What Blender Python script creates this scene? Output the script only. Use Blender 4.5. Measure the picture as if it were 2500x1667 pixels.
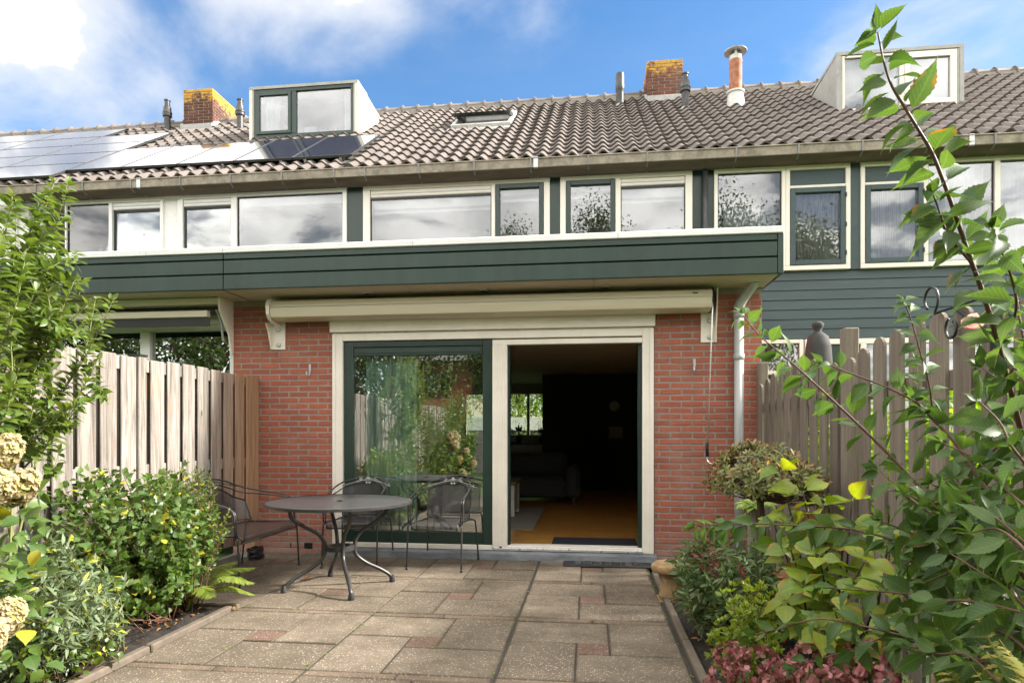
import bpy, math, random
import numpy as np
from mathutils import Vector, Matrix, noise

for o in list(bpy.data.objects):
    bpy.data.objects.remove(o)
S = bpy.context.scene
COL = S.collection
R = math.radians

# ------------------------------------------------------------------ camera
CAMH, YAW, FPX, HORIZ = 1.31, R(7.0), 1547.0, 1055.0
cam_d = bpy.data.cameras.new('camera')
cam = bpy.data.objects.new('camera', cam_d)
COL.objects.link(cam)
cam.location = (0, 0, CAMH)
cam.rotation_euler = (R(90), 0, YAW)
cam_d.sensor_width = 36.0
cam_d.lens = FPX / 2500.0 * 36.0
cam_d.shift_y = (HORIZ - 833.5) / 2500.0
cam_d.clip_start = 0.05
cam_d.clip_end = 2000
S.camera = cam

# ------------------------------------------------------------------ sun, sky, exposure
SUN = Vector((1.55, 0.24, 1.0)).normalized()
sun_d = bpy.data.lights.new('sun', 'SUN')
sun = bpy.data.objects.new('sun', sun_d)
COL.objects.link(sun)
sun_d.energy = 1.15
sun_d.angle = R(6)
sun_d.color = (1.0, 0.945, 0.86)
sun.rotation_euler = SUN.to_track_quat('Z', 'Y').to_euler()
sun.location = (20, 3, 20)

W = bpy.data.worlds.new('World')
S.world = W
W.use_nodes = True
wn, wl = W.node_tree.nodes, W.node_tree.links
wn.clear()
w_out = wn.new('ShaderNodeOutputWorld')
w_bg = wn.new('ShaderNodeBackground')
w_bg.inputs['Strength'].default_value = 0.05
sky = wn.new('ShaderNodeTexSky')
sky.sky_type = 'NISHITA'
sky.sun_disc = False
sky.sun_elevation = math.asin(SUN.z)
sky.sun_rotation = math.atan2(SUN.x, SUN.y)
sky.air_density = 1.0
sky.dust_density = 0.4
sky.ozone_density = 1.6
S.view_settings.view_transform = 'Standard'
S.view_settings.look = 'None'
S.view_settings.gamma = 1.0
S.view_settings.exposure = 3.65
S.view_settings.use_curve_mapping = False

CLOUD_OFF = (9.88, 6.64, 9.1)
def wmath(op, a, b=None, c=None):
    n = wn.new('ShaderNodeMath'); n.operation = op
    for i, v in enumerate((a, b, c)):
        if v is None: continue
        if isinstance(v, (int, float)): n.inputs[i].default_value = v
        else: wl.new(v, n.inputs[i])
    return n.outputs[0]
w_tc = wn.new('ShaderNodeTexCoord')
w_sep = wn.new('ShaderNodeSeparateXYZ')
wl.new(w_tc.outputs['Generated'], w_sep.inputs[0])
den = wmath('ADD', wmath('MAXIMUM', w_sep.outputs['Z'], 0.0), 0.22)
w_cmb = wn.new('ShaderNodeCombineXYZ')
wl.new(wmath('DIVIDE', w_sep.outputs['X'], den), w_cmb.inputs[0])
wl.new(wmath('DIVIDE', w_sep.outputs['Y'], den), w_cmb.inputs[1])
def wnoise(scale, detail, rough, off, dist=0.0):
    m = wn.new('ShaderNodeMapping')
    m.inputs['Location'].default_value = off
    wl.new(w_cmb.outputs[0], m.inputs['Vector'])
    n = wn.new('ShaderNodeTexNoise')
    n.inputs['Scale'].default_value = scale
    n.inputs['Detail'].default_value = detail
    n.inputs['Roughness'].default_value = rough
    n.inputs['Distortion'].default_value = dist
    wl.new(m.outputs[0], n.inputs['Vector'])
    return n.outputs['Fac']
def wramp(v, a, b):
    m = wn.new('ShaderNodeMapRange'); m.interpolation_type = 'SMOOTHSTEP'
    wl.new(v, m.inputs['Value'])
    m.inputs['From Min'].default_value = a; m.inputs['From Max'].default_value = b
    return m.outputs['Result']
def wmask(px, py, r0, r1):
    """soft disc of sky round the direction of one cloud bank"""
    u, v = (px - 1250) / FPX, (HORIZ - py) / FPX
    c, s = math.cos(YAW), math.sin(YAW)
    d = Vector((u * c - s, c + u * s, v)).normalized()
    n = wn.new('ShaderNodeVectorMath'); n.operation = 'DOT_PRODUCT'
    wl.new(w_tc.outputs['Generated'], n.inputs[0]); n.inputs[1].default_value = d
    return wramp(n.outputs['Value'], math.cos(r0), math.cos(r1))
fine = wnoise(1.9, 12, 0.54, CLOUD_OFF, 0.25)
veil = wnoise(0.9, 8, 0.62, (7.4, 2.2, 0), 0.6)
banks = wmath('ADD', wmath('MULTIPLY', wmask(190, 90, R(13), R(4)), 0.11), wmath('MULTIPLY', wmask(110, 240, R(12), R(4)), 0.12))
banks = wmath('ADD', banks, wmath('MULTIPLY', wmask(2350, 60, R(13), R(4)), 0.205))
banks = wmath('ADD', banks, wmath('MULTIPLY', wmask(750, -20, R(9), R(2)), 0.14))
banks = wmath('ADD', banks, wmath('MULTIPLY', wmask(-330, -420, R(15), R(7)), 0.26))
banks = wmath('ADD', banks, wmath('MULTIPLY', wmask(500, -1350, R(24), R(12)), 0.40))
clear = wmath('MULTIPLY', wmask(1250, 120, R(52), R(30)), -0.42)
banks = wmath('ADD', banks, clear)
cum = wramp(wmath('ADD', fine, banks), 0.18, 0.52)
vl = wmath('MULTIPLY', wramp(veil, 0.42, 0.85), 0.12)
cov = wmath('MINIMUM', wmath('ADD', cum, vl), 1.0)
fade = wramp(w_sep.outputs['Z'], 0.0, 0.12)
cov = wmath('MULTIPLY', cov, wmath('ADD', wmath('MULTIPLY', fade, 0.7), 0.3))
w_mix = wn.new('ShaderNodeMix'); w_mix.data_type = 'RGBA'
wl.new(cov, w_mix.inputs['Factor'])
w_hs = wn.new('ShaderNodeHueSaturation')
w_hs.inputs['Saturation'].default_value = 1.28
w_hs.inputs["Value"].default_value = 0.40
wl.new(sky.outputs[0], w_hs.inputs['Color'])
wl.new(w_hs.outputs[0], w_mix.inputs[6])
shade = wnoise(4.5, 6, 0.6, (1.0, 5.0, 0))
w_cc = wn.new('ShaderNodeMix'); w_cc.data_type = 'RGBA'
wl.new(wmath('MULTIPLY', wramp(cum, 0.75, 1.0), wmath('ADD', wmath('MULTIPLY', wramp(shade, 0.35, 0.65), 0.5), 0.5)), w_cc.inputs['Factor'])
w_cc.inputs[6].default_value = (1.72, 1.74, 1.78, 1)
w_cc.inputs[7].default_value = (7.6, 7.3, 6.8, 1)
wl.new(w_cc.outputs[2], w_mix.inputs[7])
wl.new(w_mix.outputs[2], w_bg.inputs['Color'])
wl.new(w_bg.outputs[0], w_out.inputs['Surface'])

S.render.engine = 'CYCLES'
S.cycles.max_bounces = 8
S.cycles.diffuse_bounces = 4
S.cycles.glossy_bounces = 4
S.cycles.transmission_bounces = 6
S.cycles.transparent_max_bounces = 24
S.cycles.caustics_reflective = False
S.cycles.caustics_refractive = False
S.cycles.sample_clamp_indirect = 6.0

rnd = random.Random(11)

def at(x, y, Y):
    """photo pixel (2500 wide) -> world point at distance Y"""
    u, v = (x - 1250) / FPX, (HORIZ - y) / FPX
    c, s = math.cos(YAW), math.sin(YAW)
    k = Y / (c + u * s)
    return Vector(((u * c - s) * k, Y, CAMH + v * k))

# ------------------------------------------------------------------ materials
def newmat(name):
    m = bpy.data.materials.new(name); m.use_nodes = True
    nt = m.node_tree; nt.nodes.clear()
    out = nt.nodes.new('ShaderNodeOutputMaterial')
    return m, nt, out
class NB:
    """short hand for node building"""
    def __init__(s, nt): s.nt = nt
    def n(s, t, **kw):
        x = s.nt.nodes.new(t)
        for k, v in kw.items(): setattr(x, k, v)
        return x
    def l(s, a, b): s.nt.links.new(a, b)
    def math(s, op, a, b=None, clamp=False):
        x = s.n('ShaderNodeMath', operation=op); x.use_clamp = clamp
        for i, v in enumerate((a, b)):
            if v is None: continue
            if isinstance(v, (int, float)): x.inputs[i].default_value = v
            else: s.l(v, x.inputs[i])
        return x.outputs[0]
    def pos(s, scale=(1, 1, 1), rand=0.0):
        g = s.n('ShaderNodeNewGeometry')
        v = g.outputs['Position']
        if rand:
            oi = s.n('ShaderNodeObjectInfo')
            a = s.n('ShaderNodeVectorMath', operation='SCALE'); a.inputs[0].default_value = (rand, rand * .7, rand * 1.3)
            s.l(oi.outputs['Random'], a.inputs['Scale'])
            b = s.n('ShaderNodeVectorMath', operation='ADD'); s.l(v, b.inputs[0]); s.l(a.outputs[0], b.inputs[1])
            v = b.outputs[0]
        m = s.n('ShaderNodeMapping'); m.inputs['Scale'].default_value = scale
        s.l(v, m.inputs['Vector'])
        return m.outputs[0]
    def noise(s, vec, scale, detail=5, rough=.55, dist=0):
        x = s.n('ShaderNodeTexNoise'); x.inputs['Scale'].default_value = scale
        x.inputs['Detail'].default_value = detail; x.inputs['Roughness'].default_value = rough
        x.inputs['Distortion'].default_value = dist
        s.l(vec, x.inputs['Vector']); return x.outputs['Fac']
    def ramp(s, v, a, b, lo=0., hi=1.):
        x = s.n('ShaderNodeMapRange'); s.l(v, x.inputs['Value'])
        for k, q in zip(('From Min', 'From Max', 'To Min', 'To Max'), (a, b, lo, hi)): x.inputs[k].default_value = q
        return x.outputs['Result']
    def mix(s, f, a, b, mode='MIX'):
        x = s.n('ShaderNodeMix', data_type='RGBA', blend_type=mode)
        for i, v in ((0, f), (6, a), (7, b)):
            if isinstance(v, (int, float)): x.inputs[i].default_value = v
            elif isinstance(v, (tuple, list)): x.inputs[i].default_value = (*v[:3], 1)
            else: s.l(v, x.inputs[i])
        return x.outputs[2]
    def bump(s, h, strength, dist=.01):
        x = s.n('ShaderNodeBump'); x.inputs['Strength'].default_value = strength
        x.inputs['Distance'].default_value = dist; s.l(h, x.inputs['Height']); return x.outputs[0]
    def pbr(s, out, col, rough=.6, normal=None, metallic=0., spec=.5, coat=0):
        p = s.n('ShaderNodeBsdfPrincipled')
        for k, v in (('Base Color', col), ('Roughness', rough), ('Metallic', metallic), ('Specular IOR Level', spec), ('Coat Weight', coat)):
            if isinstance(v, (int, float)): p.inputs[k].default_value = v
            elif isinstance(v, (tuple, list)): p.inputs[k].default_value = (*v[:3], 1)
            else: s.l(v, p.inputs[k])
        if normal is not None: s.l(normal, p.inputs['Normal'])
        if out is not None: s.l(p.outputs[0], out.inputs['Surface'])
        return p
def scl(c, f): return tuple(min(1, max(0, x * f)) for x in c)

def pm(name, col, rough=.6, var=.18, scale=6., bump=.0, bscale=90., objvar=0., dirt=0., dirtcol=(.05, .045, .035), dscale=2.2, spec=.5, metallic=0., stretch=(1, 1, 1), bdist=.004):
    m, nt, out = newmat(name); b = NB(nt)
    p = b.pos(stretch)
    f = b.noise(p, scale, 6, .6)
    c = b.mix(b.ramp(f, .3, .7), scl(col, 1 - var), scl(col, 1 + var))
    if objvar:
        oi = b.n('ShaderNodeObjectInfo')
        hs = b.n('ShaderNodeHueSaturation')
        b.l(b.ramp(oi.outputs['Random'], 0, 1, 1 - objvar, 1 + objvar), hs.inputs['Value'])
        b.l(c, hs.inputs['Color']); c = hs.outputs[0]
    if dirt:
        d = b.noise(p, dscale, 9, .68, .3)
        c = b.mix(b.math('MULTIPLY', b.ramp(d, .45, .72), dirt, True), c, dirtcol)
    nm = None
    if bump: nm = b.bump(b.noise(p, bscale, 5, .65), bump, bdist)
    b.pbr(out, c, b.ramp(f, .2, .8, max(.02, rough - .08), min(1, rough + .08)), nm, metallic, spec)
    return m

M = {}
M['mortar'] = pm('mortar', (.26, .235, .205), .9, .2, 12, .5, 200)
def brick_mat(name, c1, c2, lich=0., soot=0.):
    m, nt, out = newmat(name); b = NB(nt)
    p = b.pos(); p2 = b.pos((1, 1, 1), 5.0)
    oi = b.n('ShaderNodeObjectInfo'); gi = b.n('ShaderNodeNewGeometry')
    rv = b.math('FRACT', b.math('ADD', oi.outputs['Random'], gi.outputs['Random Per Island']))
    c = b.mix(rv, c1, c2)
    c = b.mix(b.math('MULTIPLY', b.ramp(b.noise(p2, 22, 7, .7), .35, .75), .5), c, scl(c1, .55))
    c = b.mix(b.math('MULTIPLY', b.ramp(b.noise(p2, 60, 4, .6), .62, .8), .35), c, (.50, .36, .28))
    c = b.mix(b.math('MULTIPLY', b.ramp(b.noise(p, 1.3, 6, .7), .54, .75), .35), c, (.42, .30, .25))
    z = b.n('ShaderNodeSeparateXYZ'); b.l(p, z.inputs[0])
    if lich:
        # lichen and soot of a chimney: grows in blotches from the head downwards
        h = b.ramp(z.outputs['Z'], lich - .62, lich)
        k = b.math('MULTIPLY', b.ramp(b.math('ADD', b.noise(p, 9, 8, .75), b.math('MULTIPLY', h, .36)), .72, .82), 1, True)
        c = b.mix(b.math('MULTIPLY', b.ramp(b.noise(p, 3, 5, .6), .4, .7), soot), c, (.05, .032, .028))
        c = b.mix(k, c, b.mix(b.noise(p, 30, 4, .6), (.62, .28, .02), (.46, .30, .06)))
    else:
        # efflorescence along the foot of the wall
        h = b.ramp(z.outputs['Z'], .42, .0)
        c = b.mix(b.math('MULTIPLY', b.math('MULTIPLY', h, b.ramp(b.noise(p, 5, 7, .7), .3, .7)), .7), c, (.40, .33, .29))
    nm = b.bump(b.math('ADD', b.noise(p2, 140, 5, .7), b.math('MULTIPLY', b.noise(p2, 28, 4, .6), 1.5)), .55, .004)
    b.pbr(out, c, .88, nm, 0, .25)
    return m
M['brick'] = brick_mat('brick', (.41, .130, .080), (.30, .098, .066))
M['brick_ch_l'] = brick_mat('chimney_brick_weathered', (.10, .042, .030), (.16, .06, .042), 8.28, .6)
M['brick_ch_r'] = brick_mat('chimney_brick_red', (.24, .085, .055), (.15, .06, .042), 8.20, .75)
M['cream'] = pm('cream_paint', (.80, .75, .665), .42, .05, 3, .05, 60, 0, .12, (.38, .33, .25), 5)
M['white'] = pm('white_paint', (.80, .79, .76), .4, .04, 3, .04, 60, 0, .10, (.4, .37, .3), 5)
M['awncream'] = pm('awning_aluminium', (.62, .56, .42), .35, .05, 4, 0, 60, 0, .15, (.36, .31, .2), 2, stretch=(.3, 1, 3))
M['zincwhite'] = pm('cap_aluminium', (.74, .74, .73), .35, .06, 2, 0, 60, 0, .15, (.45, .43, .38), 6)
M['green'] = pm('green_board_paint', (.017, .040, .031), .42, .2, 3, .12, 120, 0, .28, (.055, .072, .06), 7, stretch=(1.2, 1, .25))
M['green2'] = pm('bluegreen_board_paint', (.034, .060, .064), .5, .2, 4, .25, 50, 0, .2, (.085, .105, .105), 9, stretch=(.25, 1, 1.6))
M['greenframe'] = pm('green_frame_paint', (.013, .034, .026), .35, .12, 5, .03, 100)
M['dormergrey'] = pm('dormer_zinc', (.36, .355, .335), .6, .12, 3, .08, 30, 0, .55, (.14, .135, .12), 3.0)
M['dormerwhite'] = pm('dormer_cladding', (.66, .62, .55), .6, .08, 3, .05, 40, 0, .28, (.35, .30, .22), 4, stretch=(1, 1, .4))
M['soffit'] = pm('soffit_panel', (.60, .52, .43), .7, .06, 4, .05, 50, 0, .12, (.4, .33, .25), 1.5)
M['concrete_gutter'] = pm('gutter_concrete', (.27, .235, .185), .85, .25, 12, .35, 110, 0, .75, (.085, .070, .045), 7)
M['guttershade'] = pm('shaded_gutter_underside', (.105, .082, .055), .85, .35, 14, .3, 60, 0, .5, (.05, .04, .025), 5, stretch=(.2, 1, 1))  # dark brown that carries the shade of the gutter's underside
M['bracket'] = pm('dull_bracket_steel', (.20, .195, .185), .55, .2, 20, metallic=.3)
M['galv'] = pm('galvanised_steel', (.45, .46, .46), .4, .12, 20, 0, 60, 0, .2, metallic=.7)
M['alu'] = pm('aluminium', (.65, .65, .64), .3, .05, 20, metallic=.6)
M['pvc'] = pm('grey_pvc_pipe', (.42, .43, .43), .45, .08, 5, 0, 60, 0, .22, (.25, .24, .22), 6)
M['darkpipe'] = pm('dark_pipe', (.030, .031, .033), .45, .2, 8, .05, 60, 0, .2, (.2, .19, .17), 8)
M['rust'] = pm('rusty_pipe', (.36, .115, .045), .75, .35, 9, .25, 50, 0, .45, (.55, .50, .44), 7)
M['pipewhite'] = pm('chalky_zinc', (.62, .62, .60), .6, .12, 10, .1, 50, 0, .45, (.30, .17, .09), 5)
M['lead'] = pm('lead_flashing', (.36, .355, .35), .5, .15, 15, .2, 60, 0, .2)
M['black'] = pm('black_plastic', (.012, .012, .013), .4, .1)
M['stone'] = pm('bluestone', (.15, .165, .185), .55, .3, 9, .35, 40, 0, .6, (.34, .35, .35), 6, stretch=(.6, 1, 2))
M['darkroom'] = pm('unlit_interior', (.06, .058, .055), .9, .1)
M['roomwall'] = pm('interior_plaster', (.74, .71, .66), .85, .04)
M['ceil'] = pm('ceiling_plaster', (.74, .69, .61), .9, .06, 30, .2, 150)
M['anthracite'] = pm('anthracite_wall', (.045, .045, .047), .85, .1)
M['sofa'] = pm('dark_grey_fabric', (.07, .073, .073), .95, .15, 60, .2, 300)
M['rug'] = pm('grey_wool', (.34, .31, .28), .95, .15, 50, .5, 220)
M['mat_navy'] = pm('navy_mat', (.018, .020, .034), .95, .2, 50, .4, 300)
M['rubber'] = pm('black_rubber_mat', (.022, .022, .023), .8, .3, 40, .4, 200, 0, .35, (.09, .085, .08), 20)
M['rubberletter'] = pm('worn_mat_letter', (.085, .083, .08), .85, .3, 40, .3, 200)
M['worktop'] = pm('dark_worktop', (.02, .02, .02), .3)
M['cabinet'] = pm('white_cabinet', (.80, .77, .70), .4, .03)
M['chrome'] = pm('chrome', (.7, .7, .7), .12, .02, metallic=1)
M['terracotta'] = pm('terracotta', (.34, .13, .065), .85, .2, 10, .3, 80, 0, .35, (.3, .27, .22), 6)
M['stone_mossy'] = pm('weathered_sandstone', (.33, .225, .115), .95, .3, 14, .9, 60, 0, .55, (.24, .12, .03), 5, bdist=.012)
M['iron'] = pm('dark_wrought_iron', (.050, .048, .048), .38, .15, 20, .05, 100, metallic=.35)
M['soil'] = pm('garden_soil', (.022, .017, .013), .95, .4, 18, 1.0, 40, bdist=.03)
M['grass'] = pm('lawn', (.045, .09, .018), .9, .35, 9, .8, 80, bdist=.03)
M['sand'] = pm('joint_sand', (.036, .030, .022), .95, .35, 30, .6, 120)
M['edging'] = pm('concrete_edging', (.12, .093, .07), .9, .25, 14, .6, 60, .1, .45, (.05, .05, .035), 6)
M['bark'] = pm('bark', (.10, .065, .042), .9, .35, 30, .7, 50, stretch=(1, 1, .25))
M['stem'] = pm('young_stem', (.105, .050, .030), .6, .3, 30, .2, 80)
M['stem_green'] = pm('green_stem', (.14, .15, .04), .6, .25, 30, .1, 80)
M['stem_dark'] = pm('dark_stem', (.030, .020, .014), .7, .3, 30, .2, 80)
M['curtain'] = pm('green_curtain', (.62, .84, .74), .9, .06, 30, .05, 200)
M['lace'] = pm('net_curtain', (.78, .78, .78), .95, .06, 40, .1, 300, stretch=(1, 1, .2))
M['lacedark'] = pm('striped_net_curtain', (.50, .48, .45), .95, .5, 60, .1, 300, stretch=(1, 1, .05))
M['parasolcover'] = pm('grey_cover_fabric', (.04, .038, .039), .85, .15, 10, .3, 30)
M['wickerwhite'] = pm('offwhite_board', (.72, .70, .64), .5, .03)
M['tabletop_wood'] = pm('rustic_wood', (.26, .17, .10), .7, .3, 8, .3, 60, stretch=(.3, 4, 4))
M['roofgrey'] = pm('far_roof', (.14, .13, .125), .9, .2, 8, .3, 20)
M['shutter'] = pm('roller_shutter', (.66, .65, .62), .4, .04)

def roof_mat():
    m, nt, out = newmat('concrete_pantile'); b = NB(nt)
    p = b.pos(); p2 = b.pos((1, 1, 1), 3.0)
    oi = b.n('ShaderNodeObjectInfo'); g = b.n('ShaderNodeNewGeometry')
    rv = b.math('FRACT', b.math('ADD', oi.outputs['Random'], g.outputs['Random Per Island']))
    c = b.mix(rv, (.125, .105, .096), (.165, .140, .128))
    c = b.mix(b.math('MULTIPLY', b.ramp(b.noise(p2, 16, 8, .72), .42, .75), .5), c, (.085, .076, .066))
    c = b.mix(b.math('MULTIPLY', b.ramp(b.noise(p2, 7, 6, .7), .62, .78), .55), c, (.26, .235, .20))
    c = b.mix(b.math('MULTIPLY', b.ramp(b.noise(p, .8, 7, .7), .45, .72), .4), c, (.085, .078, .066))
    c = b.mix(b.math('MULTIPLY', b.ramp(b.noise(p, 1.4, 10, .85), .62, .70), .3), c, (.28, .20, .09))
    nm = b.bump(b.noise(p2, 110, 6, .7), .5, .005)
    b.pbr(out, c, .82, nm, 0, .3)
    return m
M['tile'] = roof_mat()

def wood_mat(name, ca, cb, cdark, warm=None):
    m, nt, out = newmat(name); b = NB(nt)
    p = b.pos((22, 22, 1.1), 9.0)
    g1 = b.noise(p, 1.6, 7, .65, .8)
    c = b.mix(b.ramp(g1, .36, .64), ca, cb)
    oi = b.n('ShaderNodeObjectInfo')
    hs = b.n('ShaderNodeHueSaturation'); b.l(b.ramp(oi.outputs['Random'], 0, 1, .82, 1.14), hs.inputs['Value']); b.l(c, hs.inputs['Color'])
    c = hs.outputs[0]
    p3 = b.pos((60, 60, 1.6), 4.0)
    c = b.mix(b.math('MULTIPLY', b.ramp(b.noise(p3, 1.3, 5, .7), .58, .72), .55), c, cdark)
    # knots
    vo = b.n('ShaderNodeTexVoronoi'); vo.inputs['Scale'].default_value = 2.4
    b.l(b.pos((3.2, 3.2, 1.0), 7.0), vo.inputs['Vector'])
    c = b.mix(b.ramp(vo.outputs['Distance'], .10, .03), c, scl(cdark, .6))
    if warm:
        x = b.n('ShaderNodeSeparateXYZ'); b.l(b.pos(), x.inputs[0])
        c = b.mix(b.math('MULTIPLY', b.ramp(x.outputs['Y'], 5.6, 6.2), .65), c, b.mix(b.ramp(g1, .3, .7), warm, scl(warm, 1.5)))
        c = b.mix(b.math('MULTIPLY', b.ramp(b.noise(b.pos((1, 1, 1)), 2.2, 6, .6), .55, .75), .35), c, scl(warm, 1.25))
    nm = b.bump(g1, .35, .006)
    b.pbr(out, c, .82, nm, 0, .25)
    return m
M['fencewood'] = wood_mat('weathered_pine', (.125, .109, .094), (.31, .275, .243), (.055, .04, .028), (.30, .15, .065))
M['picketwood'] = wood_mat('grey_picket_wood', (.13, .106, .083), (.205, .172, .138), (.05, .038, .028))
M['oldplank'] = wood_mat('old_board', (.20, .18, .155), (.27, .25, .22), (.08, .07, .06))

def slab_mat(name, ca, cb, pebble=1.):
    m, nt, out = newmat(name); b = NB(nt)
    p = b.pos(); p2 = b.pos((1, 1, 1), 6.0)
    oi = b.n('ShaderNodeObjectInfo')
    c = b.mix(oi.outputs['Random'], scl(ca, .82), scl(cb, 1.12))
    c = b.mix(b.math('MULTIPLY', b.ramp(b.noise(p2, 3.2, 7, .7), .36, .70), .75), c, scl(ca, .50))
    # exposed pebbles
    vo = b.n('ShaderNodeTexVoronoi'); vo.inputs['Scale'].default_value = 80
    b.l(p2, vo.inputs['Vector'])
    pc = b.n('ShaderNodeSeparateColor'); b.l(vo.outputs['Color'], pc.inputs[0])
    k = b.math('MULTIPLY', b.ramp(vo.outputs['Distance'], .42, .3), b.ramp(pc.outputs[0], .45, .55))
    c = b.mix(b.math('MULTIPLY', k, 1.0 * pebble, True), c, b.mix(pc.outputs[1], (.52, .44, .33), (.17, .125, .09)))
    vo2 = b.n('ShaderNodeTexVoronoi'); vo2.inputs['Scale'].default_value = 160; b.l(p2, vo2.inputs['Vector'])
    c = b.mix(b.math('MULTIPLY', b.ramp(vo2.outputs['Distance'], .5, .2), .25 * pebble), c, scl(ca, .5))
    # moss and grime that gathers in patches
    c = b.mix(b.math('MULTIPLY', b.ramp(b.noise(p, 1.5, 9, .75), .46, .66), .68), c, (.068, .054, .034))
    c = b.mix(b.math('MULTIPLY', b.ramp(b.noise(p2, 12, 5, .6), .74, .78), .5), c, (.50, .46, .40))
    tc = b.n('ShaderNodeTexCoord'); sg = b.n('ShaderNodeSeparateXYZ'); b.l(tc.outputs['Generated'], sg.inputs[0])
    def edge(v): return b.math('SUBTRACT', .5, b.math('ABSOLUTE', b.math('SUBTRACT', v, .5)))
    ed = b.math('MINIMUM', edge(sg.outputs[0]), edge(sg.outputs[1]))
    ed = b.math('ADD', ed, b.math('MULTIPLY', b.math('SUBTRACT', b.noise(p, 9, 6, .7), .5), .16))
    c = b.mix(b.math('MULTIPLY', b.ramp(ed, .045, -.02), .6), c, (.045, .038, .022))
    nm = b.bump(b.math('ADD', b.noise(p2, 130, 5, .7), b.math('MULTIPLY', k, .8)), .8, .006)
    b.pbr(out, c, .88, nm, 0, .3)
    return m
M['slab'] = slab_mat('washed_gravel_slab', (.165, .132, .098), (.21, .17, .128))
M['clinker'] = slab_mat('red_clinker', (.165, .10, .075), (.19, .115, .086), .6)
M['strip'] = slab_mat('narrow_paver', (.155, .115, .082), (.18, .13, .095), .6)

def parquet():
    m, nt, out = newmat('oak_parquet'); b = NB(nt)
    br = b.n('ShaderNodeTexBrick'); b.l(b.pos((1, 1, 1)), br.inputs['Vector'])
    br.inputs['Scale'].default_value = 1.0; br.inputs['Brick Width'].default_value = .42; br.inputs['Row Height'].default_value = .07
    br.inputs['Mortar Size'].default_value = .002
    br.inputs['Color1'].default_value = (.52, .225, .045, 1); br.inputs['Color2'].default_value = (.68, .35, .095, 1); br.inputs['Mortar'].default_value = (.07, .03, .01, 1)
    b.pbr(out, br.outputs['Color'], .28, None, 0, .5)
    return m
M['parquet'] = parquet()

def glass_mat(name, refl, tint=(.75, .8, .8), wav=.006):
    m, nt, out = newmat(name); b = NB(nt)
    fr = b.n('ShaderNodeFresnel'); fr.inputs['IOR'].default_value = 1.5
    nm = b.bump(b.noise(b.pos((1, 1, 1)), 3.2, 2, .4), wav, .05)
    gl = b.n('ShaderNodeBsdfGlossy'); gl.inputs['Roughness'].default_value = 0.0
    gl.inputs['Color'].default_value = (.97, .98, 1, 1)
    b.l(nm, gl.inputs['Normal'])
    tr = b.n('ShaderNodeBsdfTransparent'); tr.inputs['Color'].default_value = (*tint, 1)
    mx = b.n('ShaderNodeMixShader')
    b.l(b.math('ADD', b.math('MULTIPLY', fr.outputs[0], 1.6), refl, True), mx.inputs[0])
    b.l(tr.outputs[0], mx.inputs[1]); b.l(gl.outputs[0], mx.inputs[2])
    b.l(mx.outputs[0], out.inputs['Surface'])
    return m
M['glass_up'] = glass_mat('coated_glass', .045, (.8, .82, .84))
M['glass_door'] = glass_mat('door_glass', .19, (.93, .97, .95), .006)
M['glass_plain'] = glass_mat('clear_glass', .06, (.9, .92, .92))
M['solar'] = None
def solar():
    m, nt, out = newmat('solar_glass'); b = NB(nt)
    p = b.pos((1, 1, 1))
    c = b.mix(b.ramp(b.noise(p, 1.2, 3, .5), .3, .7), (.012, .014, .03), (.022, .025, .045))
    pr = b.pbr(out, c, .06, None, 0, .5, .6)
    pr.inputs['Coat Roughness'].default_value = .03
    pr.inputs['Coat IOR'].default_value = 1.42
    return m
M['solar'] = solar()
M['solarframe'] = pm('solar_frame', (.05, .05, .052), .4, .1, metallic=.4)

def mesh_mat(name, thr):
    """expanded metal: sheet with diamond holes, drawn on UV"""
    m, nt, out = newmat(name); b = NB(nt)
    uv = b.n('ShaderNodeTexCoord')
    s = b.n('ShaderNodeSeparateXYZ'); b.l(uv.outputs['UV'], s.inputs[0])
    fx = b.math('MULTIPLY', s.outputs[0], 1 / .022); fy = b.math('MULTIPLY', s.outputs[1], 1 / .011)
    def tri(v): return b.math('ABSOLUTE', b.math('SUBTRACT', b.math('FRACT', v), .5))
    a = tri(b.math('ADD', fx, fy)); d = tri(b.math('SUBTRACT', fx, fy))
    hole = b.math('GREATER_THAN', b.math('MINIMUM', a, d), thr)
    pr = b.pbr(None, (.055, .053, .055), .38, None, .35)
    tr = b.n('ShaderNodeBsdfTransparent')
    mx = b.n('ShaderNodeMixShader'); b.l(hole, mx.inputs[0]); b.l(pr.outputs[0], mx.inputs[1]); b.l(tr.outputs[0], mx.inputs[2])
    b.l(mx.outputs[0], out.inputs['Surface'])
    return m
M['mesh'] = mesh_mat('expanded_metal', .2)
M['mesh_fine'] = mesh_mat('fine_expanded_metal', .38)

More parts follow.
